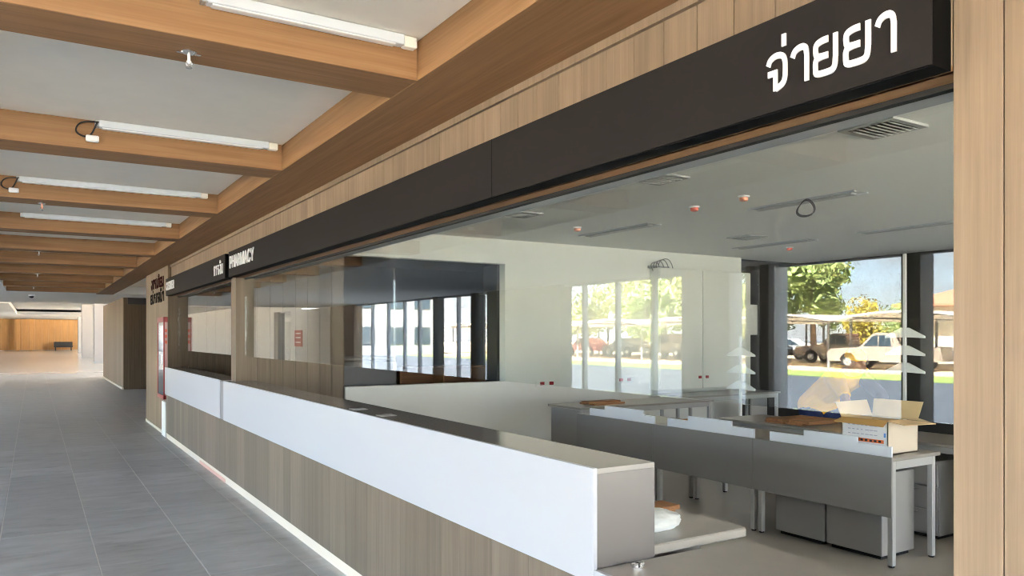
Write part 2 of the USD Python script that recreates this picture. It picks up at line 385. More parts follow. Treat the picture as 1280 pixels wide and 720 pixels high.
solo('wall_lobby', MB().box(-7.6, -7.4, 38, 72, 0, 4).box(-7.6, -7.4, 82, 104, 0, 4).box(-7.6, -7.4, 72, 82, 2.6, 4), 'plaster_white', 'white left-hand wall of the far lobby', kind='structure')
solo('wall_lobby', MB().box(13.8, 14, 38, 50, 0, 4).box(13.8, 14, 58, 76, 0, 4).box(13.8, 14, 90, 104, 0, 4), 'plaster_white', 'white right-hand wall of the far lobby', kind='structure')
solo('roof', B(-7.8, 14, 31.1, 104, 4.1, 4.3), 'plaster_white', 'flat roof slab above the far lobby', kind='structure')

# ------------------------------------------------------------------ far column, far recess, lobby
wc = thing('wall_column', 'tall board-clad block projecting beside the far corridor', loc=(0, 0, 0), kind='structure')
for yy in np.arange(25.7, 33.3, .7): part(wc, 'board', B(2.27, 2.3, yy + .002, yy + .698, .06, 2.75, .003), 'board_z')
for xx in np.arange(2.29, 3.2, .13): part(wc, 'board', B(xx + .001, xx + .129, 25.69, 25.72, .0, 2.55, .003), 'board_dark_z')
part(wc, 'block_core', B(2.299, 3.3, 25.72, 33.4, 0, 2.75), 'board_dark_z')
part(wc, 'plinth', B(2.25, 2.3, 25.7, 33.4, 0, .06), 'plinth_cream')
part(wc, 'dark_head', B(2.4, 3.3, 25.66, 25.7, 2.55, 2.75), 'black_plastic')
solo('wall_recess', B(3.2, 3.35, 13.3, 25.8, 0, 2.95), 'board_dark_z', 'dark board wall in the recess between pier and far block', kind='structure')
wl = thing('wall_lobby', 'orange wood plank wall closing the far lobby', loc=(0, 0, 0), kind='structure')
for i, xx in enumerate(np.arange(-7.3, 3.9, .62)): part(wl, 'plank', B(xx + .004, xx + .616, 100, 100.04, .05, 3.45, .004), 'orange_z')
part(wl, 'plank_core', B(-7.5, 14, 100.04, 100.3, 0, 4.0), 'plaster_white')
for lab, a in (('nearest white square column of the lobby right of the orange wall', (3.0, 4.3, 51, 51.7)), ('middle white square column of the lobby right of the orange wall', (3.0, 4.6, 64.5, 65.3)), ('farthest white square column of the lobby against the orange wall', (3.6, 5.6, 84, 85))):
    t = thing('lobby_column', lab, kind='structure', loc=(a[0], a[2], 0)); part(t, 'shaft', B(*a, .08, 3.9, .01), 'lobby_paint'); part(t, 'base', B(a[0] - .01, a[1] + .01, a[2] - .01, a[3] + .01, 0, .08), 'frame_grey')
for lab, a in (('left plaster column standing before the far orange wall', (-1.6, -1.3, 99, 99.3)), ('second plaster column standing before the far orange wall', (-.4, -.1, 98.5, 98.8))):
    t = thing('lobby_column', lab, kind='structure', loc=(a[0], a[2], 0)); part(t, 'shaft', B(*a, 0, 3.45, .01), 'orange_z')
t = thing('bench', 'low black bench against the far orange wall', 'bench', (2.4, 98.7, 0))
part(t, 'seat', B(1.9, 3.7, 98.4, 99.2, .35, .5, .02), 'black_plastic')
for xx in (2.0, 3.5): part(t, 'leg', B(xx, xx + .1, 98.5, 99.1, 0, .36), 'black_plastic')
part(t, 'backrest', B(1.9, 3.7, 99.1, 99.2, .45, .95, .02), 'black_plastic')

# ------------------------------------------------------------------ left glass facade (mirrored in the glass)
XF = -6.0
WH = 2.70; WS = .08
wn = [0]
def bay(y0, y1, posts=(), sill=WS):
    wn[0] += 1
    t = thing(f'window_{wn[0] + 1}', 'floor-length facade window with low kick panel on the corridor left side', kind='structure', loc=(XF, y0, 0))
    part(t, 'spandrel', B(XF - .03, XF + .03, y0, y1, .02, sill, .004), 'spandrel')
    part(t, 'sill_rail', B(XF - .05, XF + .05, y0, y1, sill, sill + .03), 'frame_grey')
    part(t, 'head_rail', B(XF - .05, XF + .05, y0, y1, WH - .03, WH + .03), 'frame_grey')
    ys = [y0, *posts, y1]
    for a, b in zip(ys[:-1], ys[1:]): part(t, 'pane', B(XF - .004, XF + .004, a + .02, b - .02, sill + .03, WH - .03), 'glass_facade')
    for p in posts: part(t, 'mullion', B(XF - .05, XF + .05, p - .04, p + .04, sill, WH), 'frame_grey')
s = .933
def column(y0, y1, m, lab):
    t = thing('facade_column', lab, kind='structure', loc=(XF, y0, 0)); part(t, 'shaft', B(XF - .16, XF + .16, y0, y1, 0, ZS, .006), m)
for k in range(3):
    yb = 5.65 - .0 - 2.72 * k
    bay(yb - 2.44, yb)
    column(yb - 2.72, yb - 2.44, 'dark_frame', f'dark square facade column number {k + 1} before the near end of the corridor')
column(-7, -2.51, 'plaster_white', 'long white wall of the facade near the corridor entrance')
column(5.68, 5.94, 'dark_frame', 'dark square facade column at the edge of the wide window')
bay(5.94, 7.99)
column(7.99, 8.1, 'plaster_white', 'slim white facade column at the edge of the wide window')
column(8.11, 8.28, 'dark_frame', 'slim dark facade column beside the slim white one')
bay(8.28, 8.46); column(8.46, 8.56, 'dark_frame', 'slim dark facade column between two narrow panes')
bay(8.56, 8.9); column(8.9, 10.0, 'plaster_white', 'broad white facade column before the four-pane window')
bay(10.0, 13.69, (10.87, 11.93, 13.02))
column(13.69, 16.9, 'dark_wall', 'broad dark wall section of the facade beyond the four-pane window')
bay(16.9, 17.5); column(17.5, 17.75, 'dark_frame', 'dark facade column beyond the broad dark section'); bay(17.75, 19.9, (18.7,)); column(19.9, 20.0, 'dark_frame', 'slim dark facade column between the two long window rows')
bay(20.0, 26.4, (21.2, 22.3, 23.6, 25.0)); column(26.4, 29, 'board_z', 'board-clad facade column beside the red notice')
column(29, 34.4, 'plaster_white', 'long white wall section carrying the red notice')
bay(34.4, 36.5); column(36.5, 37.2, 'dark_frame', 'last dark facade column before the lobby')
t = thing('notice_board', 'red framed notice on the white corridor wall', 'notice', (XF + .17, 33, 1.2))
part(t, 'frame', B(XF + .16, XF + .19, 32.6, 33.7, 1.15, 1.85, .004), 'poster_red'); 
for z in (1.3, 1.5, 1.68): part(t, 'white_bar', B(XF + .19, XF + .195, 32.8, 33.5, z, z + .06), 'letter_white')

# ------------------------------------------------------------------ counters
def counter(y0, y1, yb, lab, ybox):
    t = thing('service_counter', lab, 'counter', (1.75, y0, 0), group=None)
    part(t, 'front_panel', B(1.75, 1.768, y0, y1, .687, 1.112, .001), 'laminate_white')
    part(t, 'countertop', B(1.768, 2.05, ybox, y1, 1.09, 1.11, .001), 'counter_stone')
    part(t, 'end_panel', B(1.768, 2.05, ybox, ybox + .018, .74, 1.09, .001), 'laminate_warm')
    part(t, 'back_panel', B(2.03, 2.05, ybox + .018, y1, .74, 1.09), 'laminate_warm')
    a = yb
    while a < y1 - .01:
        w_ = rng.choice((.16, .2, .31, .47)); b = min(a + w_, y1)
        part(t, 'board', B(1.77, 1.79, a + .0008, b - .0008, .08, .687, .001), 'panel_z'); a = b
    part(t, 'plinth', B(1.776, 1.8, yb, y1, 0.0, .08), 'plinth_cream')
    part(t, 'carcass', B(1.79, 2.0, y0 + .02, y1 - .02, .08, .70), 'cabinet_grey')
    return t
t = counter(2.25, 8.76, 2.25, 'long white-fronted pharmacy counter under the sign with the large white letters', 2.25)
t = counter(8.95, 13.155, 8.76, 'short white-fronted cashier counter beyond the wood pier', 8.95)
part(t, 'tape', B(1.7725, 1.776, 8.78, 10.3, .0, .04), 'pink_tape')
solo('trim_1', B(1.756, 1.99, 8.76, 8.95, .687, 1.105), 'joint_grey', 'grey joint strip between the two white counters', kind='structure')
t = thing('low_counter', 'low grey-topped counter beside the end of the white pharmacy counter', 'counter', (2.1, 1.6, 0))
part(t, 'top', B(1.768, 2.55, 1.0, 2.25, .715, .739, .002), 'worktop'); part(t, 'front_panel', B(1.75, 1.768, 1.0, 2.248, .687, .739, .001), 'laminate_white')
a = 1.0
for w_ in (.3, .47, .31, .168):
    part(t, 'board', B(1.77, 1.79, a + .0008, a + w_ - .0008, .08, .687, .001), 'panel_z'); a += w_
part(t, 'plinth', B(1.776, 1.8, 1.0, 2.248, 0, .08), 'plinth_cream'); part(t, 'side_panel', B(1.8, 2.5, 1.02, 1.04, 0, .715), 'laminate_warm'); part(t, 'side_panel', B(1.8, 2.5, 2.2, 2.22, 0, .715), 'laminate_warm')
t = thing('back_worktop', 'grey inner worktop running behind the long white counter', 'worktop', (2.3, 5, 0))
part(t, 'top', B(2.055, 2.61, 2.285, 8.58, .735, .775, .006), 'worktop')
for yy in (2.4, 4.4, 6.4, 8.4): part(t, 'support', B(2.07, 2.45, yy, yy + .03, 0, .735), 'cabinet_grey')
t = thing('glass_clamp', 'small chrome clamp standing on the low counter near the white end panel', 'clamp', (1.91, 2.19, .739))
part(t, 'base_disc', MB().lathe([(.022, .739), (.022, .744), (.008, .746)], 20, (1.91, 2.19, 0)), 'chrome', smooth=40)
part(t, 'jaw', B(1.885, 1.905, 2.178, 2.202, .744, .757, .002), 'chrome'); part(t, 'jaw', B(1.915, 1.935, 2.178, 2.202, .744, .757, .002), 'chrome'); part(t, 'pad', B(1.903, 1.917, 2.18, 2.2, .744, .754), 'black_rubber')
for i, (yy, lab) in enumerate(((4.93, 'left small metal plate lying on the dark counter top'), (4.45, 'right small metal plate lying on the dark counter top'))):
    t = thing('speech_plate', lab, 'plate', (1.86, yy, 1.11)); part(t, 'plate', B(1.8, 1.9, yy - .05, yy + .05, 1.1095, 1.1125, .001), 'metal_grey')
    for q in range(3): part(t, 'slot', B(1.82, 1.88, yy - .03 + q * .025, yy - .025 + q * .025, 1.1126, 1.113), 'black_rubber')

# hanging glass panes
for lab, y0, y1 in (('large right-hand clear glass pane hanging over the pharmacy counter', 1.0, 4.555), ('large left-hand clear glass pane hanging over the pharmacy counter', 4.562, 8.61), ('clear glass pane hanging over the cashier counter', 8.85, 13.16)):
    t = thing('glass_screen', lab, 'glass screen', (1.95, y0, 1.38))
    part(t, 'pane', B(1.945, 1.955, y0 + .002, y1 - .002, 1.38, HZ - .01), 'glass_front')
    part(t, 'head_channel', B(1.935, 1.965, y0, y1, HZ - .014, HZ + .004), 'black_rubber')

# ------------------------------------------------------------------ signs
def strokes(lines, w):
    return unary_union([LineString(l).buffer(w / 2, cap_style=2, join_style=1, quad_segs=6) for l in lines])
def smooth_line(p, n=3):
    p = [np.array(q, float) for q in p]
    for _ in range(n):
        o = [p[0]]
        for a, b in zip(p[:-1], p[1:]): o += [.75 * a + .25 * b, .25 * a + .75 * b]
        p = o + [p[-1]]
    return [tuple(q) for q in p]
SL = smooth_line
YO = [SL([(.60, .915), (.36, .915), (.12, .86), (.1, .7), (.14, .53), (.36, .50), (.60, .50)]), SL([(.36, .5), (.1, .47), (.1, .22), (.12, .07), (.48, .05), (.84, .07), (.88, .4)]), [(.88, .38), (.88, 1.0)]]
AA = [SL([(.06, .74), (.14, .9), (.38, .97), (.6, .93), (.64, .7)]), [(.64, .74), (.64, 0)]]
JO = [SL([(.06, .74), (.14, .9), (.42, .98), (.72, .92), (.8, .72), (.8, .5), (.78, .25), (.66, .12), (.4, .05)]), [(.38, 0), (.38, .52)], [(.06, .5), (.46, .5)]]
MAI = [[(.74, 1.16), (.74, 1.5)]]
KO = [[(.16, 0), (.16, .6)], SL([(.16, .58), (.16, .68), (.04, .72)]), SL([(.05, .76), (.16, .92), (.42, .98), (.72, .92), (.76, .68)]), [(.76, .7), (.76, 0)]]
RO = [SL([(.66, .93), (.4, .93), (.14, .93), (.12, .72), (.3, .62), (.56, .6), (.6, .4)]), [(.6, .42), (.6, 0)]]
SE = [SL([(.16, 1.0), (.16, .4), (.16, .06), (.36, .05)])]
NGO = [SL([(.2, .9), (.42, .96), (.62, .88), (.62, .6), (.62, .2), (.56, .04), (.34, .05), (.2, .2), (.04, .5)])]
NO = [[(.18, 1.0), (.18, .05)], SL([(.14, .06), (.5, .06), (.84, .3), (.84, .36)]), [(.84, 1.0), (.84, 0)], [(.04, .94), (.2, .94)]]
SI = [SL([(.06, 1.16), (.1, 1.34), (.4, 1.38), (.66, 1.3), (.68, 1.14)]), [(.04, 1.17), (.7, 1.17)]]
def glyph_part(t, g, yL, z0, wd, h, x, m, wt=.19, label=None, name='letter'):
    """glyph with its left edge at yL (reading towards -Y), wd metres per unit across, h metres per unit up"""
    p = strokes(g, wt)
    part(t, name, MB().prism(p, 0, .005, lambda a, b, d: (x - d, yL - a * wd, z0 + b * h)), m, label)
def sign(y0, y1, lab):
    t = thing('sign_board', lab, 'sign', (1.77, y0, HZ))
    part(t, 'face', B(1.768, 1.775, y0 + .002, y1 - .002, HZ + .003, 2.494), 'sign_black')
    part(t, 'box', B(1.7745, XW - .001, y0, y1, HZ, 2.497, .001), 'sign_edge')
    return t
t = sign(1.003, 8.58, 'long dark sign box with large white Thai letters and the word PHARMACY')
part(t, 'face_joint', B(1.7672, 1.768, 3.02, 3.024, HZ + .003, 2.494), 'sign_edge')
XS = 1.7685
for g, yl, yr, w_ in ((JO, 1.474, 1.403, .9), (MAI, 1.474, 1.403, .9), (AA, 1.392, 1.334, .73), (YO, 1.322, 1.246, .98), (YO, 1.232, 1.154, .98), (AA, 1.142, 1.088, .73)):
    k = (yl - yr) / w_
    glyph_part(t, g, yl, 2.286, k, .101, XS, 'letter_white', .175)
def word(t, text, yL, width, z0, h, x, m, name='lettering', bold=False):
    tm = meshkit.text_mesh(text, h, .01, bold); v = np.array(tm.vertices); k = width / (v[:, 0].max() - v[:, 0].min()); v[:, 0] -= v[:, 0].min()
    return part(t, name, MB().add(np.stack([x - v[:, 2], yL - v[:, 0] * k, z0 + v[:, 1]], 1), tm.faces), m)
word(t, 'PHARMACY', 8.5, 1.04, 2.315, .125, XS, 'letter_white', 'english_lettering')
t = sign(8.78, 13.18, 'short dark sign box for the cashier beyond the pharmacy sign')
yl = 9.37
for g, w_ in ((KO, .1), (AA, .085), (RO, .085), (SE, .055), (NGO, .085), (NO, .1)):
    glyph_part(t, g, yl, 2.29, .1, .11, XS, 'letter_white', .145)
    if g is NGO: glyph_part(t, SI, yl, 2.29, .1, .11, XS, 'letter_white', .14)
    yl -= w_
word(t, 'CASHIER', 13.1, .78, 2.31, .125, XS, 'letter_white', 'english_lettering')
# dark letters on the pier
t = thing('wall_lettering', 'dark red Thai lettering high on the wood pier above the red cabinet', 'lettering', (1.8, 14.4, 2.45))
yl = 15.2
for g in (NGO, KO, RO, NO, KO, YO, NO):
    glyph_part(t, g, yl, 2.42, .23, .16, 1.8, 'letter_red', .27)
    if g in (RO, KO) and yl < 14.7: glyph_part(t, SI, yl, 2.42, .23, .16, 1.8, 'letter_red', .14)
    yl -= .225
t = thing('wall_lettering', 'dark olive Thai lettering on the wood pier below the red line', 'lettering', (1.8, 14.4, 2.2))
yl = 15.3
for i, g in enumerate((YO, NO, RO, KO, JO, NO, AA)):
    glyph_part(t, g, yl, 2.17, .25, .16, 1.8, 'letter_olive', .27)
    if i == 1: glyph_part(t, [[(.4, 1.15), (.4, 1.45)]], yl, 2.17, .25, .16, 1.8, 'letter_olive', .27)
    if i == 5: glyph_part(t, SI, yl, 2.17, .25, .16, 1.8, 'letter_olive', .16)
    if i == 6: glyph_part(t, [[(.5, 1.15), (.5, 1.8)]], yl, 2.17, .25, .16, 1.8, 'letter_olive', .27)
    yl -= .25
# red fire-hose cabinet on the pier
t = thing('hose_cabinet', 'red framed fire hose cabinet on the pier at the end of the counters', 'fire cabinet', (1.77, 13.55, .62))
part(t, 'box', B(1.752, 1.8, 13.225, 13.9, .62, 1.88, .003), 'cabinet_side')
f = MB()
for a in ((13.205, 13.235, .6, 1.9), (13.87, 13.92, .6, 1.9), (13.235, 13.87, .6, .66), (13.235, 13.87, 1.82, 1.9)): f.box(1.738, 1.755, *a)
f.box(1.738, 1.8, 13.205, 13.225, 1.82, 1.9); f.box(1.738, 1.8, 13.205, 13.225, .6, .66)
part(t, 'door_frame', f, 'cabinet_red')
part(t, 'door_pane', B(1.744, 1.75, 13.235, 13.87, .66, 1.82), 'car_glass')
part(t, 'handle', B(1.725, 1.738, 13.3, 13.33, 1.15, 1.3, .003), 'chrome')
for z in (1.66, 1.57, 1.48): part(t, 'red_lettering', B(1.765, 1.79, 13.2235, 13.225, z, z + .05), 'cap_red')
solo('wall_end', B(1.765, 1.8, 13.22, 13.62, 0, .55), 'plaster_white', 'narrow white wall strip below the red cabinet', kind='structure')

# ------------------------------------------------------------------ ceiling fittings in the corridor
def batten(x0, x1, k, lab, face):
    y = 3.09 + 2.163 * k
    t = thing('batten_light', lab, 'light', (x0, y, ZC))
    part(t, 'housing', B(x0, x1, y - .05, y, ZC - .045, ZC - .002, .004), 'batten_white')
    part(t, 'diffuser', B(x0 + .02, x1 - .04, y - .045, y - .008, ZC - .052, ZC - .045, .002), 'letter_white')
    part(t, 'end_block', B(x1, x1 + .06, y - .045, y - .002, ZC - .05, ZC - .004, .004), 'foam_white')
    part(t, 'end_cap', B(x0 - .02, x0, y - .048, y - .002, ZC - .046, ZC - .003, .003), 'alu')
    return t
for k, (x0, x1, lab) in enumerate(((.55, 1.35, 'white batten light on the nearest oak beam'), (.33, 1.33, 'white batten light with a dangling wire on the second oak beam'), (-.1, 1.28, 'white batten light on the third oak beam'), (-.1, 1.28, 'white batten light on the fourth oak beam'))):
    t = batten(x0, x1, k, lab, 0)
    if k in (1, 2):
        y = 3.09 + 2.163 * k - .06
        part(t, 'wire', MB().tube(SL([(x0 - .0, y, ZC - .02), (x0 - .1, y - .01, ZC - .03), (x0 - .13, y - .01, ZC - .1), (x0 - .05, y - .02, ZC - .13), (x0 - .01, y - .015, ZC - .03)]), .005, 6), 'black_rubber', smooth=60)
        part(t, 'plug', B(x0 - .07, x0 + .0, y - .03, y + .0, ZC - .145, ZC - .108, .006), 'letter_white')
def sprinkler(x, y, lab, red=False):
    t = thing('sprinkler', lab, 'sprinkler', (x, y, ZS))
    part(t, 'escutcheon', MB().lathe([(.03, ZS), (.03, ZS - .004), (.02, ZS - .01), (.01, ZS - .012)], 24, (x, y, 0)), 'chrome', smooth=40)
    part(t, 'pipe', MB().lathe([(.006, ZS - .01), (.006, ZS - .035), (.009, ZS - .04), (.005, ZS - .048)], 12, (x, y, 0)), 'cap_orange' if red else 'letter_white', smooth=40)
    arm = MB()
    for sg in (-1, 1): arm.tube([(x + sg * .007, y, ZS - .035), (x + sg * .013, y, ZS - .048), (x, y, ZS - .062)], .002, 6)
    part(t, 'yoke', arm, 'chrome'); part(t, 'deflector', MB().lathe([(.012, ZS - .065), (.012, ZS - .063), (.003, ZS - .062)], 16, (x, y, 0)), 'chrome')
    if not red:
        b = MB()
        for sg in (-1, 1): b.box(x + sg * .022, x + sg * .045, y - .006, y + .006, ZS - .01, ZS - .003, .002)
        part(t, 'bracket', b, 'chrome')
sprinkler(.52, 3.25, 'chrome sprinkler under the nearest oak beam')
sprinkler(.06, 7.6, 'sprinkler with an orange cap under the third oak beam', True)
sprinkler(.06, 11.9, 'sprinkler under the fifth oak beam')
sprinkler(.06, 16.25, 'sprinkler under the seventh oak beam')
sprinkler(.0, 20.6, 'sprinkler under the ninth oak beam')
t = thing('dome_camera', 'small dark dome camera on the white ceiling beyond the beams', 'camera', (-.05, 25.3, 2.75))
part(t, 'base', MB().lathe([(.08, 2.75), (.08, 2.72), (.06, 2.71)], 20, (-.05, 25.3, 0)), 'letter_white', smooth=40); part(t, 'dome', MB().lathe([(.06, 2.71), (.055, 2.68), (.03, 2.66), (.005, 2.655)], 20, (-.05, 25.3, 0)), 'black_plastic', smooth=60)

# ------------------------------------------------------------------ furniture in the pharmacy room
DZ = .762
def desk(y0, y1, x0, x1, lab, panel=True, grp=None):
    t = thing('office_desk', lab, 'desk', ((x0 + x1) / 2, (y0 + y1) / 2, 0), group=grp)
    part(t, 'desktop', B(x0, x1, y0 + .003, y1 - .003, DZ - .025, DZ, .003), 'desk_top')
    for xx in (x0 + .035, x1 - .075):
        for yy in (y0 + .02, y1 - .06):
            part(t, 'leg', B(xx, xx + .04, yy, yy + .04, .012, DZ - .025, .003), 'metal_grey')
            part(t, 'foot', MB().lathe([(.018, 0), (.02, .004), (.02, .012)], 12, (xx + .02, yy + .02, 0)), 'black_rubber')
    for yy in (y0 + .02, y1 - .06): part(t, 'rail', B(x0 + .075, x1 - .075, yy, yy + .035, DZ - .085, DZ - .025, .003), 'metal_grey')
    for xx in (x0 + .035, x1 - .075): part(t, 'rail', B(xx, xx + .035, y0 + .06, y1 - .06, DZ - .075, DZ - .025, .003), 'metal_grey')
    if panel: part(t, 'front_panel', B(x0 - .006, x0 + .012, y0 + .002, y1 - .002, .353, DZ + .004, .002), 'desk_grey')
    return t
D0 = 4.985
desk(3.1, 4.3, D0, 5.58, 'grey front-panelled desk nearest the right-hand jamb, carrying the open carton')
desk(4.3, 5.5, D0, 5.58, 'grey front-panelled desk in the middle of the front row')
desk(5.5, 6.7, D0, 5.58, 'grey front-panelled desk at the far end of the front row')
desk(2.9, 4.4, 5.97, 6.62, 'second-row desk behind the open carton', False)
desk(4.4, 5.6, 5.97, 6.62, 'second-row desk with the stack of brown boards before the bending person', False)
t = desk(7.2, 7.86, 5.4, 7.6, 'long wall desk with brown scrap wood under the white wall', False)
part(t, 'end_panel', B(5.42, 5.45, 7.25, 7.8, .05, DZ - .03), 'cabinet_grey')
t = desk(7.75, 8.4, 7.7, 9.6, 'far corner desk under the white wall cupboard', False)
part(t, 'end_panel', B(9.0, 9.35, 7.8, 7.83, .05, DZ - .03), 'cabinet_grey')
def desk_screen(ya, yb, yc, yd, lab):
    """stepped white privacy screen from yb down to ya, raised between yc and yd"""
    q = Polygon([(ya, 0), (yb, 0), (yb, .075), (yd, .075), (yd, .118), (yc, .118), (yc, .075), (ya, .075)])
    t = thing('desk_screen', lab, 'desk screen', (D0 + .03, (ya + yb) / 2, DZ))
    part(t, 'panel', MB().prism(q, D0 + .02, D0 + .036, lambda a, b, d: (d, a, DZ + b)), 'screen_white')
    for yy in (ya + .15, yb - .15): part(t, 'bracket', B(D0 + .036, D0 + .09, yy, yy + .04, DZ, DZ + .05, .003), 'metal_grey')
desk_screen(3.12, 4.15, 3.38, 3.83, 'white stepped desk screen beside the open carton')
desk_screen(4.31, 5.32, 4.55, 5.06, 'white stepped desk screen in the middle of the front row')
desk_screen(5.5, 6.5, 5.66, 6.25, 'white stepped desk screen at the far end of the front row')
def pedestal(x0, x1, y0, y1, h, lab, front):
    t = thing('pedestal_cabinet', lab, 'cabinet', ((x0 + x1) / 2, (y0 + y1) / 2, 0))
    part(t, 'body', B(x0, x1, y0 + .003, y1 - .003, .03, h, .004), 'cabinet_grey')
    part(t, 'plinth', B(x0 + .03, x1 - .03, y0 + .03, y1 - .03, 0, .03), 'black_rubber')
    xx = x0 if front < 0 else x1
    n = 3
    for i in range(n):
        z0 = .05 + i * (h - .07) / n
        d = part(t, 'drawer', B(xx - .012, xx + .012, y0 + .015, y1 - .015, z0, z0 + (h - .07) / n - .006, .003), 'cabinet_grey')
        part(d, 'handle', B(xx + front * .012, xx + front * .028, (y0 + y1) / 2 - .06, (y0 + y1) / 2 + .06, z0 + .14, z0 + .155, .002), 'chrome')
pedestal(5.12, 5.52, 3.26, 3.72, .62, 'grey drawer pedestal nearest under the front desk row', 1)
pedestal(5.12, 5.52, 3.73, 4.19, .62, 'grey drawer pedestal standing second under the front desk row', 1)
pedestal(6.02, 6.45, 3.35, 3.8, .62, 'light grey drawer pedestal under the second desk row', -1)
t = thing('dark_locker', 'low black cabinet under the second desk row by the jamb', 'cabinet', (6.3, 2.4, 0))
part(t, 'body', B(5.95, 6.5, 2.35, 2.85, 0.02, 1.0, .004), 'black_plastic'); part(t, 'door', B(5.935, 5.95, 2.37, 2.83, .05, .97, .003), 'black_plastic'); part(t, 'handle', B(5.915, 5.935, 2.42, 2.44, .5, .62, .002), 'alu')

# open carton
t = thing('cardboard_box', 'open cardboard box with white printed side on the front desk', 'box', (5.3, 3.36, DZ))
bx0, bx1, by0, by1, bh = 5.09, 5.46, 3.2, 3.56, .235
z0 = DZ + .002
part(t, 'side', B(bx0, bx0 + .006, by0, by1, z0, z0 + bh), 'carton_white'); part(t, 'side', B(bx1 - .006, bx1, by0, by1, z0, z0 + bh), 'cardboard')
part(t, 'side', B(bx0, bx1, by0, by0 + .006, z0, z0 + bh), 'carton_tan'); part(t, 'side', B(bx0, bx1, by1 - .006, by1, z0, z0 + bh), 'cardboard')
part(t, 'bottom', B(bx0, bx1, by0, by1, z0, z0 + .006), 'cardboard')
def flap(p, hx, m):
    """thin slab through four corner points, thickness along hx"""
    p = np.array(p, float); q = p + np.array(hx); return MB().add(np.vstack([p, q]), [(0,1,2),(0,2,3),(4,6,5),(4,7,6),(0,4,5),(0,5,1),(1,5,6),(1,6,2),(2,6,7),(2,7,3),(3,7,4),(3,4,0)])
zt = z0 + bh
part(t, 'flap', flap([(bx0, by0, zt), (bx0, by1, zt), (bx0 - .07, by1 + .02, zt - .03), (bx0 - .07, by0 - .01, zt - .035)], (0, 0, .005), 0), 'cardboard_in')
part(t, 'flap', flap([(bx1, by0, zt), (bx1, by1, zt), (bx1 + .05, by1 + .02, zt + .12), (bx1 + .05, by0 - .01, zt + .12)], (.005, 0, 0), 0), 'cardboard')
part(t, 'flap', flap([(bx0, by0, zt), (bx1, by0, zt), (bx1 + .02, by0 - .12, zt - .03), (bx0 + .02, by0 - .12, zt - .02)], (0, 0, .005), 0), 'cardboard')
part(t, 'flap', flap([(bx0, by1, zt), (bx1, by1, zt), (bx1 + .01, by1 + .05, zt + .11), (bx0 - .01, by1 + .05, zt + .11)], (0, .005, 0), 0), 'cardboard')
pr = MB(); pr.box(bx0 - .0008, bx0, by0 + .03, by1 - .06, z0 + .075, z0 + .1)
part(t, 'orange_print', pr, 'print_orange')
pr = MB()
for i in range(6): pr.box(bx0 - .0014, bx0 - .0008, by0 + .05 + i * .035, by0 + .07 + i * .035, z0 + .08, z0 + .095)
for i in range(4): pr.box(bx0 - .0008, bx0, by0 + .04 + i * .03, by0 + .058 + i * .03, z0 + .03, z0 + .055)
part(t, 'black_print', pr, 'black_plastic')
pr = MB()
for r_ in range(3):
    for i in range(7):
        l = rng.uniform(.015, .03); pr.box(bx0 - .0008, bx0, by1 - .05 - i * .034 - l, by1 - .05 - i * .034, z0 + .125 + r_ * .032, z0 + .131 + r_ * .032)
part(t, 'grey_print', pr, 'print_grey'); part(t, 'blue_print', B(bx0 - .0008, bx0, by0 + .015, by0 + .03, z0 + .12, z0 + .15), 'print_blue')

# scrap boards
def boards(name, lab, cx, cy, z, n, lx, ly, m, seed, spread=.5):
    r = random.Random(seed)
    t = thing(name, lab, 'boards', (cx, cy, z))
    for i in range(n):
        a = r.uniform(-.06, .06); dx, dy = r.uniform(-.03, .03), r.uniform(-.04, .04)
        if n > 3: dy += (i % 2 - .5) * ly * 1.05
        b = MB().box(-lx / 2, lx / 2, -ly / 2, ly / 2, 0, .02, .002).mesh()
        b.apply_transform(trimesh.transformations.rotation_matrix(a, [0, 0, 1])); b.apply_translation([dx, dy, (i // 2 if n > 3 else i) * .021 + .001])
        part(t, 'board', MB().tm(b), m, local=True)
boards('board_stack', 'stack of brown wooden boards on the second-row desk', 6.3, 4.85, DZ, 4, .5, .22, 'scrap_x', 1)
boards('board_stack', 'brown wooden scraps on the long wall desk', 5.95, 7.5, DZ, 4, .5, .1, 'scrap_x', 2)
boards('board_stack', 'small brown wooden offcut on the inner worktop behind the counter', 2.46, 2.72, .775, 2, .16, .12, 'scrap_y', 3)
boards('board_stack', 'small dark wooden offcuts on the front desk row between two screens', 5.4, 5.4, DZ, 2, .3, .06, 'scrap_x', 4)
b = trimesh.creation.icosphere(3, 1.0); v = b.vertices * [.16, .09, .05]; v[:, 2] = np.clip(v[:, 2], -.03, .05); v *= (1 + .25 * (meshkit.fbm(b.vertices * 3, 3, 5) - .5))[:, None]
v[:, 2] = np.clip(v[:, 2], -.028, 1)
t = thing('white_packet', 'crumpled white packet on the inner worktop under the offcut', 'packet', (2.25, 2.5, .775)); part(t, 'wrapping', MB().add(v + [0, 0, .029], b.faces), 'bag_white', local=True, smooth=50)

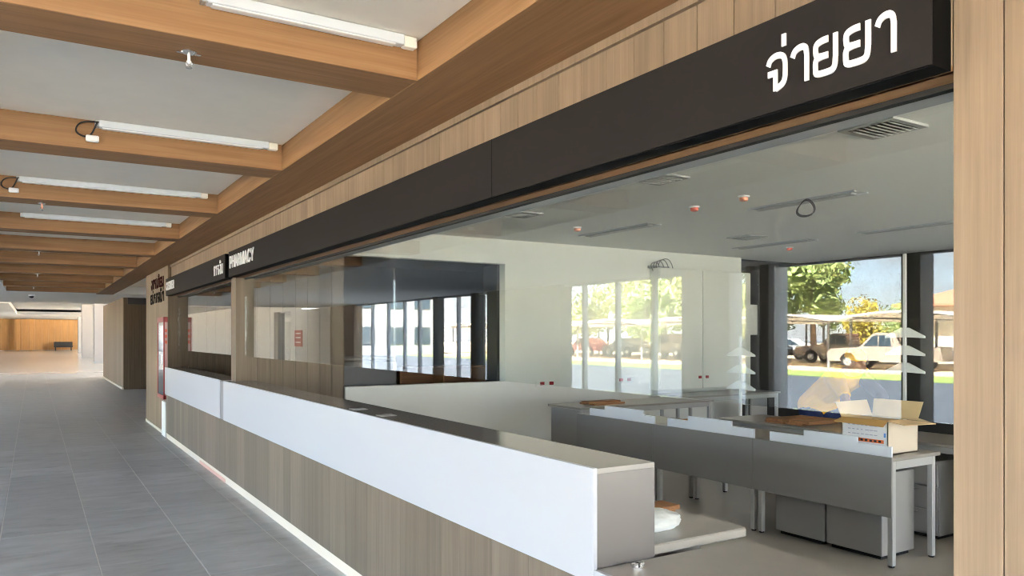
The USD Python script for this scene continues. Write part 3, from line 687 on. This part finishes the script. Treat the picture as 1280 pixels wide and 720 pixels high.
# wall cupboard, sockets, box on the dark wall, cable bundle, things in the pass-through
t = thing('wall_cupboard', 'tall white two-door cupboard against the white wall', 'cupboard', (8.7, 8.5, .85))
part(t, 'body', B(7.75, 9.69, 8.42, YP, .80, 2.6, .003), 'room_white')
for a, b in ((7.76, 8.62), (8.63, 9.68)):
    d = part(t, 'door', B(a, b, 8.4, 8.42, .81, 2.59, .004), 'room_white')
    xx = 8.53 if a < 8 else 8.68
    part(d, 'handle', B(xx, xx + .05, 8.375, 8.4, .96, 1.0, .004), 'cabinet_red')
t = thing('electrical_box', 'white electrical box on the dark wall beyond the white partition', 'box', (9.9, 8.9, 2))
part(t, 'body', B(9.72, 10.25, 8.75, 8.9, 1.62, 2.12, .005), 'room_white'); part(t, 'door', B(9.74, 10.23, 8.74, 8.75, 1.64, 2.1, .003), 'room_white'); part(t, 'latch', B(9.77, 9.79, 8.73, 8.74, 1.84, 1.9), 'black_plastic')
solo('wall_alcove', B(9.71, 11.3, 8.9, 9.0, 0, RZ), 'dark_wall', 'dark wall closing the alcove right of the white partition', kind='structure')
def socket(x, z, lab):
    t = thing('wall_socket', lab, 'socket', (x, YP, z)); part(t, 'plate', B(x - .16, x + .16, YP - .01, YP, z - .04, z + .04, .003), 'room_white')
    for dx in (-.06, .09): part(t, 'outlet', B(x + dx - .035, x + dx + .035, YP - .016, YP - .01, z - .022, z + .022, .003), 'cabinet_red')
socket(5.88, .96, 'twin red socket on the white wall near the pass-through')
socket(7.25, .97, 'twin red socket on the white wall above the long desk')
t = thing('cable_bundle', 'coiled cables hanging high on the white wall', 'cables', (7.9, 8.58, 2.68))
part(t, 'bracket', B(7.7, 8.1, 8.56, YP, 2.6, 2.64, .004), 'vent_grey')
for i in range(4):
    a = np.linspace(0, 2 * math.pi, 20)[:-1]; r = .08 + .02 * i
    part(t, 'coil', MB().tube(np.stack([7.8 + .06 * i + r * np.cos(a), 8.55 - .01 * i + .01 * np.sin(3 * a), 2.62 + r * .9 * np.sin(a)], 1), .007, 5, True), 'post_grey', smooth=60)
t = thing('black_printer', 'black office machine behind the pass-through sill', 'machine', (3.5, 9.1, .7))
part(t, 'body', B(3.1, 3.85, 8.9, 9.4, .9, 1.3, .02), 'black_plastic'); part(t, 'lid', B(3.12, 3.83, 8.9, 9.38, 1.3, 1.34, .01), 'black_plastic'); part(t, 'tray', B(3.2, 3.75, 8.8, 8.92, .95, .98, .004), 'black_rubber'); part(t, 'stand', B(3.1, 3.85, 8.9, 9.4, 0, .9, .01), 'dark_frame')
t = thing('brown_shelf', 'brown wooden shelf unit beyond the pass-through', 'shelf', (4.6, 9.3, 0))
part(t, 'back', B(3.95, 5.2, 9.38, 9.4, 0, 1.2), 'shelf_brown'); 
for z in (0.02, .4, .8, 1.18): part(t, 'shelf', B(3.95, 5.2, 9.05, 9.4, z, z + .025, .002), 'shelf_brown')
for xx in (3.95, 4.56, 5.18): part(t, 'upright', B(xx, xx + .022, 9.05, 9.4, 0, 1.2, .002), 'shelf_brown')

def rack(x, y, zs, h, lab):
    t = thing('shelf_upright', lab, 'shelf upright', (x, y, 0))
    part(t, 'pole', B(x - .015, x + .015, y - .018, y + .018, .02, h, .003), 'letter_white')
    part(t, 'foot', B(x - .06, x + .06, y - .3, y + .3, 0, .04, .008), 'letter_white')
    for z in zs:
        for sg in (-1, 1):
            q = Polygon([(.015, .1), (.05, .1), (.25, .0), (.25, -.025), (.015, -.015)])
            part(t, 'bracket', MB().prism(q, -.012, .012, lambda a, b, d: (x + d, y + sg * a, z + b)), 'letter_white')
rack(9.0, 5.44, (1.60, 1.385, 1.175), 2.6, 'white shelf upright with three pairs of slanted brackets near the right-hand jamb')
rack(8.37, 7.44, (1.34, 1.1, .875), 1.6, 'short white shelf upright with slanted brackets in front of the white cupboard')

# ceiling fittings of the room
def vent(x, y, lab, sx=.36, sy=.36):
    t = thing('ceiling_vent', lab, 'air vent', (x, y, RZ))
    f = MB()
    for a in ((x - sx/2, x + sx/2, y - sy/2, y - sy/2 + .04), (x - sx/2, x + sx/2, y + sy/2 - .04, y + sy/2), (x - sx/2, x - sx/2 + .04, y - sy/2 + .04, y + sy/2 - .04), (x + sx/2 - .04, x + sx/2, y - sy/2 + .04, y + sy/2 - .04)): f.box(*a, RZ - .015, RZ)
    part(t, 'frame', f, 'vent_grey'); part(t, 'duct', B(x - sx/2 + .04, x + sx/2 - .04, y - sy/2 + .04, y + sy/2 - .04, RZ - .003, RZ - .001), 'ceiling_dark')
    n = 7
    for i in range(n):
        yy = y - sy/2 + .06 + i * (sy - .12) / (n - 1)
        b = MB().box(-(sx/2 - .045), sx/2 - .045, -.024, .024, -.002, .002).mesh(); b.apply_transform(trimesh.transformations.rotation_matrix(.5, [1, 0, 0])); b.apply_translation([x, yy, RZ - .014])
        part(t, 'slat', MB().tm(b), 'vent_grey')
vent(4.35, 2.77, 'square ceiling vent nearest the right-hand jamb')
vent(7.7, 6.74, 'square ceiling vent over the far desks'); vent(4.25, 6.7, 'square ceiling vent nearest the white wall'); vent(4.22, 4.6, 'square ceiling vent midway along the front glass')
def slot(x, y0, y1, lab):
    t = thing('linear_light', lab, 'light', (x, (y0 + y1) / 2, RZ))
    part(t, 'recess', B(x - .08, x + .08, y0, y1, RZ - .003, RZ - .001), 'vent_grey')
    for sg in (-1, 1): part(t, 'flange', B(x + sg * .09 - .01, x + sg * .09 + .01, y0 - .02, y1 + .02, RZ - .012, RZ), 'frame_grey')
    part(t, 'lamp', B(x - .04, x + .04, y0 + .05, y1 - .05, RZ - .02, RZ - .003, .006), 'vent_grey')
    return t
t = slot(6.1, 4.1, 5.25, 'recessed linear ceiling light with a loose coil of cable')
a = np.linspace(0, 2 * math.pi, 24)[:-1]
for dx in (0, .04): part(t, 'loose_coil', MB().tube(np.stack([5.98 + dx + .02 * np.sin(2 * a), 4.55 + dx + .09 * np.cos(a), RZ - .09 + .075 * np.sin(a)], 1), .006, 5, True), 'black_rubber', smooth=60)
slot(5.9, 6.5, 7.75, 'recessed linear ceiling light nearest the white wall'); slot(8.6, 4.6, 5.75, 'recessed linear ceiling light nearest the right-hand jamb over the back of the room'); slot(8.6, 6.45, 7.7, 'recessed linear ceiling light over the back of the room by the white cupboard')
def detector(x, y, lab, red=True):
    t = thing('smoke_detector', lab, 'smoke detector', (x, y, RZ))
    part(t, 'base', MB().lathe([(.05, RZ), (.05, RZ - .012), (.04, RZ - .016)], 20, (x, y, 0)), 'letter_white', smooth=40)
    part(t, 'cap', MB().lathe([(.04, RZ - .016), (.038, RZ - .04), (.024, RZ - .048)], 20, (x, y, 0)), 'cap_red' if red else 'cap_orange', smooth=40)
detector(5.46, 5.43, 'smoke detector in a bright red cap left of the cable coil'); detector(5.43, 4.79, 'smoke detector in a pale red cap right of the bright red one', False); detector(5.35, 7.18, 'small pale red detector near the white wall', False); detector(9.1, 7.2, 'tiny red-capped detector over the farthest desks')

# ------------------------------------------------------------------ person bending over the second-row desk
def capsule_chain(nodes, bones, edge=.022, it=8):
    sph = {}
    for k, (p, r) in nodes.items(): sph[k] = manifold3d.Manifold.sphere(r, 24).translate(p)
    out = manifold3d.Manifold()
    for b in bones: out += manifold3d.Manifold.batch_hull([sph[i] for i in b])
    m = out.refine_to_length(edge).to_mesh()
    tm = trimesh.Trimesh(m.vert_properties[:, :3], m.tri_verts, process=True)
    trimesh.smoothing.filter_taubin(tm, iterations=it)
    return tm
px, py = 7.15, 5.3
N = {'pelL': ((7.12, 5.36, .86), .12), 'pelR': ((7.28, 5.28, .86), .12), 'waist': ((7.17, 5.22, 1.0), .13), 'chest': ((7.08, 4.98, 1.14), .145), 'shL': ((6.93, 4.93, 1.19), .08), 'shR': ((7.2, 4.82, 1.2), .08),
     'neck': ((7.04, 4.82, 1.24), .055), 'head': ((7.0, 4.74, 1.33), .085), 'crown': ((7.0, 4.75, 1.37), .09), 'chin': ((6.97, 4.66, 1.27), .045),
     'kL': ((7.08, 5.3, .47), .075), 'kR': ((7.3, 5.2, .47), .075), 'aL': ((7.1, 5.42, .1), .05), 'aR': ((7.32, 5.36, .1), .05), 'tL': ((7.06, 5.24, .045), .04), 'tR': ((7.3, 5.18, .045), .04), 'hL': ((7.1, 5.45, .045), .04), 'hR': ((7.32, 5.39, .045), .04),
     'eL': ((6.78, 4.72, 1.02), .05), 'wL': ((6.62, 4.55, .87), .035), 'eR': ((7.12, 4.53, 1.0), .05), 'wR': ((6.8, 4.38, .87), .035)}
t = thing('person', 'person in a yellow shirt bending over the brown boards on the second desk', 'person', (7.15, 5.3, 0))
sub = lambda ks: {k: N[k] for k in ks}
body = capsule_chain(N, [('pelL', 'pelR', 'waist'), ('waist', 'chest'), ('chest', 'shL', 'shR', 'neck'), ('neck', 'head'), ('head', 'crown', 'chin'), ('pelL', 'kL'), ('kL', 'aL'), ('pelR', 'kR'), ('kR', 'aR'), ('aL', 'hL', 'tL'), ('aR', 'hR', 'tR'), ('shL', 'eL'), ('eL', 'wL'), ('shR', 'eR'), ('eR', 'wR')])
# hands with fingers reaching the boards
hands = [body]
def hand(wr, dirv, side):
    d = np.array(dirv, float); d /= np.linalg.norm(d); up = np.array([0, 0, 1.]); sd = np.cross(d, up); sd /= np.linalg.norm(sd); w0 = np.array(wr)
    n = {'w': (w0, .032), 'p1': (w0 + d * .075 + sd * .028, .02), 'p2': (w0 + d * .08 - sd * .028, .02)}; bn = [('w', 'p1', 'p2')]
    for i, (o, l) in enumerate(((.032, .065), (.011, .078), (-.011, .073), (-.032, .055))):
        k0 = w0 + d * .078 + sd * o; k1 = k0 + d * l * .55 - up * .012; k2 = k1 + d * l * .4 - up * .03
        n |= {f'a{i}': (k0, .0105), f'b{i}': (k1, .0095), f'c{i}': (k2, .0085)}; bn += [(f'a{i}', f'b{i}'), (f'b{i}', f'c{i}')]
    q0 = w0 + d * .03 + sd * side * .03; q1 = q0 + d * .03 + sd * side * .03 - up * .01; q2 = q1 + d * .03 + sd * side * .006 - up * .012
    n |= {'t0': (q0, .013), 't1': (q1, .0105), 't2': (q2, .009)}; bn += [('t0', 't1'), ('t1', 't2')]
    return capsule_chain(n, bn, .005, 4)
for k, dv, sd in (('wL', (-.5, -.7, -.25), -1), ('wR', (-.75, -.3, -.25), 1)):
    part(t, 'glove', MB().tm(hand(N[k][0], dv, sd)), 'glove', smooth=60)
part(t, 'body', MB().tm(body), 'skin', smooth=60)
def grow(keys, bones, dr, m, name, it=6):
    n = {k: (N[k][0], N[k][1] + dr) for k in keys}
    part(t, name, MB().tm(capsule_chain(n, bones, .022, it)), m, smooth=60)
grow(('pelL', 'pelR', 'waist', 'chest', 'shL', 'shR', 'neck'), [('pelL', 'pelR', 'waist'), ('waist', 'chest'), ('chest', 'shL', 'shR')], .016, 'shirt', 'shirt')
grow(('pelL', 'pelR', 'kL', 'kR', 'aL', 'aR'), [('pelL', 'pelR'), ('pelL', 'kL'), ('kL', 'aL'), ('pelR', 'kR'), ('kR', 'aR')], .013, 'trouser', 'trousers')
grow(('shL', 'eL'), [('shL', 'eL')], .012, 'shirt', 'shirt_sleeve'); grow(('shR', 'eR', 'wR'), [('shR', 'eR'), ('eR', 'wR')], .008, 'sleeve', 'sleeve')
grow(('aL', 'hL', 'tL'), [('hL', 'tL'), ('aL', 'hL')], .004, 'shoe', 'shoe'); grow(('aR', 'hR', 'tR'), [('hR', 'tR'), ('aR', 'hR')], .004, 'shoe', 'shoe')
cap = MB().lathe([(.105, 0), (.107, .03), (.09, .075), (.05, .1), (.005, .107)], 20).mesh(); cap.apply_transform(trimesh.transformations.rotation_matrix(.35, [1, 0, 0])); cap.apply_translation([7.0, 4.75, 1.37])
part(t, 'cap', MB().tm(cap), 'shirt', smooth=60)
face = MB().tm(capsule_chain({'a': ((6.985, 4.648, 1.33), .012), 'b': ((6.98, 4.632, 1.305), .016)}, [('a', 'b')], .01, 2)); part(t, 'nose', face, 'skin', smooth=60)
ey = MB()
for dx in (-.03, .03): ey.tm(trimesh.creation.icosphere(1, .011).apply_translation([6.985 + dx, 4.662, 1.34]))
part(t, 'eyes', ey, 'black_plastic'); part(t, 'mouth', B(6.955, 7.0, 4.622, 4.63, 1.268, 1.274), 'poster_red')
er = MB()
for dx in (-.088, .088): er.tm(trimesh.creation.icosphere(2, .03).apply_scale([.4, .7, 1]).apply_translation([7.0 + dx, 4.75, 1.32]))
part(t, 'ears', er, 'skin')

# ------------------------------------------------------------------ outdoors, seen mirrored in the glass
GZ = -.02
solo('ground', B(-150, -26.4, -80, 190, -.5, GZ), 'pavement', 'pale sunlit concrete of the car park', kind='structure')
solo('ground', B(-22.6, -6.2, -80, 190, -.5, GZ), 'asphalt', 'grey service road beside the building', kind='structure')
solo('ground', MB().box(-6.2, 60, -90, -7.1, -.5, GZ).box(2.1, 60, -7.1, -5, -.5, GZ), 'forecourt', 'pale concrete forecourt behind the camera', kind='structure')
solo('ground', B(14, 80, -5, 190, -.5, GZ), 'pavement', 'concrete ground on the far side of the building', kind='structure')
solo('ground', B(-26.4, -22.6, -80, 190, -.5, GZ + .02), 'grass', 'lawn strip between the road and the car park', kind='structure')
def canopy(y0, y1, x0, x1, lab):
    t = thing('carport', lab, 'carport', ((x0 + x1) / 2, (y0 + y1) / 2, 0))
    n = 12; u = np.linspace(0, 1, n + 1); ys = y0 + (y1 - y0) * u; zs = 2.25 + .55 * np.sin(math.pi * (.12 + .76 * u))
    q = Polygon(list(zip(ys, zs)) + list(zip(ys[::-1], zs[::-1] - .1)))
    part(t, 'canopy', MB().prism(q, x0, x1, lambda a, b, d: (d, a, b)), 'canopy')
    for xx in (x0 + .8, x1 - .8):
        for k in (1, n - 1): part(t, 'post', MB().tube([(xx, ys[k], GZ), (xx, ys[k], zs[k] - .05)], .07, 8), 'post_grey', smooth=40)
    b = MB()
    for k in (2, 6, 10): b.tube([(x0, ys[k], zs[k] - .14), (x1, ys[k], zs[k] - .14)], .05, 6)
    part(t, 'rafter', b, 'post_grey')
for i, lab in enumerate(('over the silver car at the near end', 'behind the nearest white pickup', 'over the blue car', 'over the black car', 'over the farther white pickup', 'over the dark car in the far half', 'over the red car', 'next to last of the row', 'last of the row')):
    canopy(3 + i * 7.2, 3 + i * 7.2 + 7.1, -39.5, -30.2, 'white curved carport roof ' + lab)
TY = {}
def wheel(t, x, y, r):
    for sg in (-1, 1):
        w = part(t, 'wheel', MB().lathe([(r * .6, -.1), (r, -.09), (r, .09), (r * .6, .1)], 20, (x, sg * y, r), 'y'), 'tyre', local=True, smooth=40)
        part(w, 'hubcap', MB().lathe([(r * .58, -.105), (r * .58, .105)], 16, (x, sg * y, r), 'y'), 'hub', local=True)
def vehicle(kind, paint, lab, loc, rz):
    name = 'pickup_truck' if kind == 'pickup' else 'parked_car'
    t = thing(name, lab, 'pickup truck' if kind == 'pickup' else 'car', loc, rz)
    ex = lambda p, w: MB().prism(p, -w, w, lambda a, b, d: (a, d, b))
    if kind == 'pickup':
        L, wb = 2.62, 1.55
        lo = Polygon([(-L, .45), (L, .42), (L, .8), (L - .12, .98), (1.05, 1.08), (.95, 1.12), (-.75, 1.12), (-.75, .62), (-2.5, .62), (-2.5, 1.1), (-L, 1.1)])
        cabn = Polygon([(.98, 1.1), (.35, 1.72), (.15, 1.78), (-.6, 1.76), (-.74, 1.1)]); gl = [Polygon([(.78, 1.14), (.3, 1.62), (.06, 1.66), (.06, 1.14)]), Polygon([(.0, 1.14), (.0, 1.66), (-.52, 1.65), (-.62, 1.14)])]
    else:
        L, wb = 2.2, 1.32
        lo = Polygon([(-L, .4), (L, .36), (L, .66), (L - .1, .8), (1.1, .95), (-1.5, .98), (-L + .05, .95), (-L, .8)])
        cabn = Polygon([(1.1, .95), (.4, 1.42), (-.7, 1.46), (-1.6, .97)]); gl = [Polygon([(.9, .98), (.35, 1.35), (-.1, 1.38), (-.1, .98)]), Polygon([(-.16, .98), (-.16, 1.38), (-.68, 1.38), (-1.3, .98)])]
    arch = unary_union([Point(wb, .36).buffer(.44), Point(-wb, .36).buffer(.44)])
    bd = part(t, 'body', ex(lo.difference(arch), .88), paint, local=True)
    part(t, 'cab', ex(cabn, .76), paint, local=True)
    for g in gl: part(t, 'side_window', ex(g, .775), 'car_glass', local=True)
    if kind == 'pickup':
        for sg in (-1, 1): part(t, 'bed_side', MB().box(-2.55, -.75, sg * .88, sg * .8, .6, 1.12, .02), paint, local=True)
    ws = cabn.exterior.coords
    part(t, 'windscreen', MB().add([(ws[0][0] - .06, -.68, ws[0][1] + .06), (ws[0][0] - .06, .68, ws[0][1] + .06), (ws[1][0] + .05, .62, ws[1][1] - .03), (ws[1][0] + .05, -.62, ws[1][1] - .03)] + [(ws[0][0] - .02, -.68, ws[0][1] + .06), (ws[0][0] - .02, .68, ws[0][1] + .06), (ws[1][0] + .07, .62, ws[1][1] - .03), (ws[1][0] + .07, -.62, ws[1][1] - .03)],
        [(0,1,2),(0,2,3),(4,6,5),(4,7,6),(0,4,5),(0,5,1),(2,6,7),(2,7,3),(1,5,6),(1,6,2),(3,7,4),(3,4,0)]), 'car_glass', local=True)
    part(t, 'bumper', MB().box(L - .02, L + .08, -.85, .85, .4, .6, .04), 'car_dark' if kind != 'pickup' else paint, local=True)
    for sg in (-.62, .62): part(t, 'headlamp', MB().box(L - .06, L + .02, sg - .16, sg + .16, .66, .8, .02), 'letter_white', local=True)
    wheel(t, wb, .8, .36); wheel(t, -wb, .8, .36)
vehicle('pickup', 'car_white', 'white pickup truck parked across the near carport bay', (-31.1, 22.0, GZ), 88)
vehicle('pickup', 'car_white', 'white pickup truck parked in the bay behind the near one', (-37.6, 29.0, GZ), 82)
vehicle('pickup', 'car_white', 'white pickup truck farther along the car park', (-35, 41, GZ), 92)
vehicle('car', 'car_dark', 'black car under the carport between the pickups', (-36.5, 34.5, GZ), 95)
vehicle('car', 'car_silver', 'silver car under the carport beyond the black one', (-41, 36, GZ), 70)
vehicle('car', 'car_blue', 'blue car at the back of the carport row', (-41.5, 22, GZ), 88)
vehicle('car', 'car_silver', 'silver car at the near end of the carport row', (-36.5, 14.2, GZ), 90)
vehicle('car', 'car_red', 'red car in the far half of the carport row', (-36, 52, GZ), 90)
vehicle('car', 'car_dark', 'dark car in the far half of the carport row', (-36, 47, GZ), 96)
def tree(loc, h, r, leaf, lab, seed, n=2600):
    g = np.random.default_rng(seed)
    t = thing('tree', lab, 'tree', loc)
    part(t, 'trunk', MB().tube([(0, 0, 0), (.1, .05, h * .25), (.0, .1, h * .5), (.15, 0, h * .75)], [.28, .22, .16, .06], 8), 'bark', local=True, smooth=60)
    nb = 16
    cz = g.uniform(h * .28, h * .86, nb); ang = g.uniform(0, 2 * math.pi, nb); rad = r * np.sqrt(g.uniform(0, 1, nb)) * .75 * np.sin(np.clip((cz / h - .1) / .95, 0, 1) * math.pi) ** .5
    c = np.stack([rad * np.cos(ang), rad * np.sin(ang), cz], 1); br = r * g.uniform(.32, .55, nb)
    k = g.integers(0, nb, n); d = g.normal(size=(n, 3)); d /= np.linalg.norm(d, axis=1)[:, None]
    p = c[k] + d * (br[k] * g.uniform(.6, 1.05, n))[:, None]
    a = np.cross(d, g.normal(size=(n, 3))); a /= np.linalg.norm(a, axis=1)[:, None]; b = np.cross(a, d + .6 * g.normal(size=(n, 3))); b /= np.linalg.norm(b, axis=1)[:, None]
    s_ = g.uniform(.16, .34, n)[:, None] * (h / 9)
    V = np.stack([p - a * s_, p - b * s_ * .6, p + a * s_, p + b * s_ * .6], 1).reshape(-1, 3)
    i = np.arange(n) * 4
    part(t, 'foliage', MB().add(V, np.vstack([np.stack([i, i + 1, i + 2], 1), np.stack([i, i + 2, i + 3], 1)])), leaf, local=True, kind='stuff')
sp = [(-51, 41, 11, 4.0, 'leaf_green', 'green leafy tree behind the carports, the one nearest the red-roofed house'), (-53, 46, 12, 4.6, 'leaf_green', 'second tall green tree behind the carports'), (-49, 50.5, 10.5, 4.2, 'leaf_lime', 'bright lime tree among the tall trees behind the carports'),
      (-53, 55, 12, 4.8, 'leaf_green', 'tall green tree in the middle of the row behind the carports'), (-50, 60.5, 11, 4.4, 'leaf_lime', 'bright lime tree in the far half of the row behind the carports'), (-54, 66, 12.5, 4.8, 'leaf_green', 'tallest green tree near the far end of the row'),
      (-52, 73, 11, 4.4, 'leaf_lime', 'last bright lime tree at the far end of the row'), (-46, 33, 4.2, 1.9, 'leaf_yellow', 'small yellow flowering tree behind the carports'), (-48, 31.7, 4.0, 2.0, 'leaf_green', 'small green tree beside the red-roofed house'),
      (-47, 11, 5.0, 2.8, 'leaf_green', 'small green tree on the near side of the red-roofed house'), (-50, 4, 6.5, 3, 'leaf_lime', 'lime tree nearest the camera beyond the car park'), (-47, 44.5, 6.5, 2.6, 'leaf_lime', 'low lime tree in front of the tall green ones'), (-47, 57, 7.0, 2.8, 'leaf_green', 'low green tree in front of the far lime tree')]
for i, (x, y, h, r, lf, lab) in enumerate(sp):
    tree((x, y, GZ), h, r, lf, lab, 100 + i)
t = thing('building_wing', 'pale low hospital wing beyond the end of the service road', 'building', (-17, 68, GZ))
part(t, 'wall', B(-27, -9, 62, 74, GZ, 6.5), 'wing_paint'); part(t, 'roof', B(-27.4, -8.6, 61.6, 74.4, 6.5, 6.8), 'frame_grey')
for xx in np.arange(-26, -10, 2.6):
    for zz in (.9, 4.0): part(t, 'window', B(xx, xx + 1.5, 61.96, 62.02, zz, zz + 1.5), 'car_glass')
t = thing('house', 'small house with a red hipped roof beyond the car park', 'house', (-54, 26, GZ))
part(t, 'wall', B(-58, -50, 19.5, 32, GZ, 3.7), 'house_wall')
part(t, 'roof', flap([(-59, 18.5, 3.7), (-49, 18.5, 3.7), (-49, 33, 3.7), (-59, 33, 3.7)], (0, 0, .15), 0).add([(-59, 18.5, 3.85), (-49, 18.5, 3.85), (-49, 33, 3.85), (-59, 33, 3.85), (-54, 23, 5.6), (-54, 28.5, 5.6)], [(0, 1, 4), (1, 2, 5), (1, 5, 4), (2, 3, 5), (3, 0, 4), (3, 4, 5)]), 'roof_red')
for yy in (22, 27): part(t, 'window', B(-50.02, -49.95, yy, yy + 1.4, 1.1, 2.4), 'car_glass')

# members of a set share a group
GROUPS = {'office_desk': 'office desks in the pharmacy room', 'desk_screen': 'white desk screens on the front row', 'pedestal_cabinet': 'drawer pedestals under the desks', 'ceiling_vent': 'square ceiling vents', 'linear_light': 'recessed linear ceiling lights',
          'smoke_detector': 'red-capped detectors on the room ceiling', 'batten_light': 'batten lights on the oak beams', 'sprinkler': 'sprinklers under the oak beams', 'glass_screen': 'hanging glass panes over the counters', 'service_counter': 'white-fronted counters',
          'sign_board': 'dark sign boxes over the counters', 'board_stack': 'brown wooden scraps', 'wall_socket': 'red sockets on the white wall', 'shelf_upright': 'white shelf uprights', 'speech_plate': 'metal plates on the counter top', 'tree': 'trees behind the car park',
          'carport': 'row of carport roofs', 'pickup_truck': 'white pickup trucks', 'parked_car': 'cars in the car park', 'wall_lettering': 'Thai lettering on the pier'}
for p in stage.GetPrimAtPath('/World').GetChildren():
    base = p.GetName().rsplit('_', 1)[0] if p.GetName()[-3:].isdigit() else p.GetName()
    if base in GROUPS: p.SetCustomDataByKey('group', GROUPS[base])
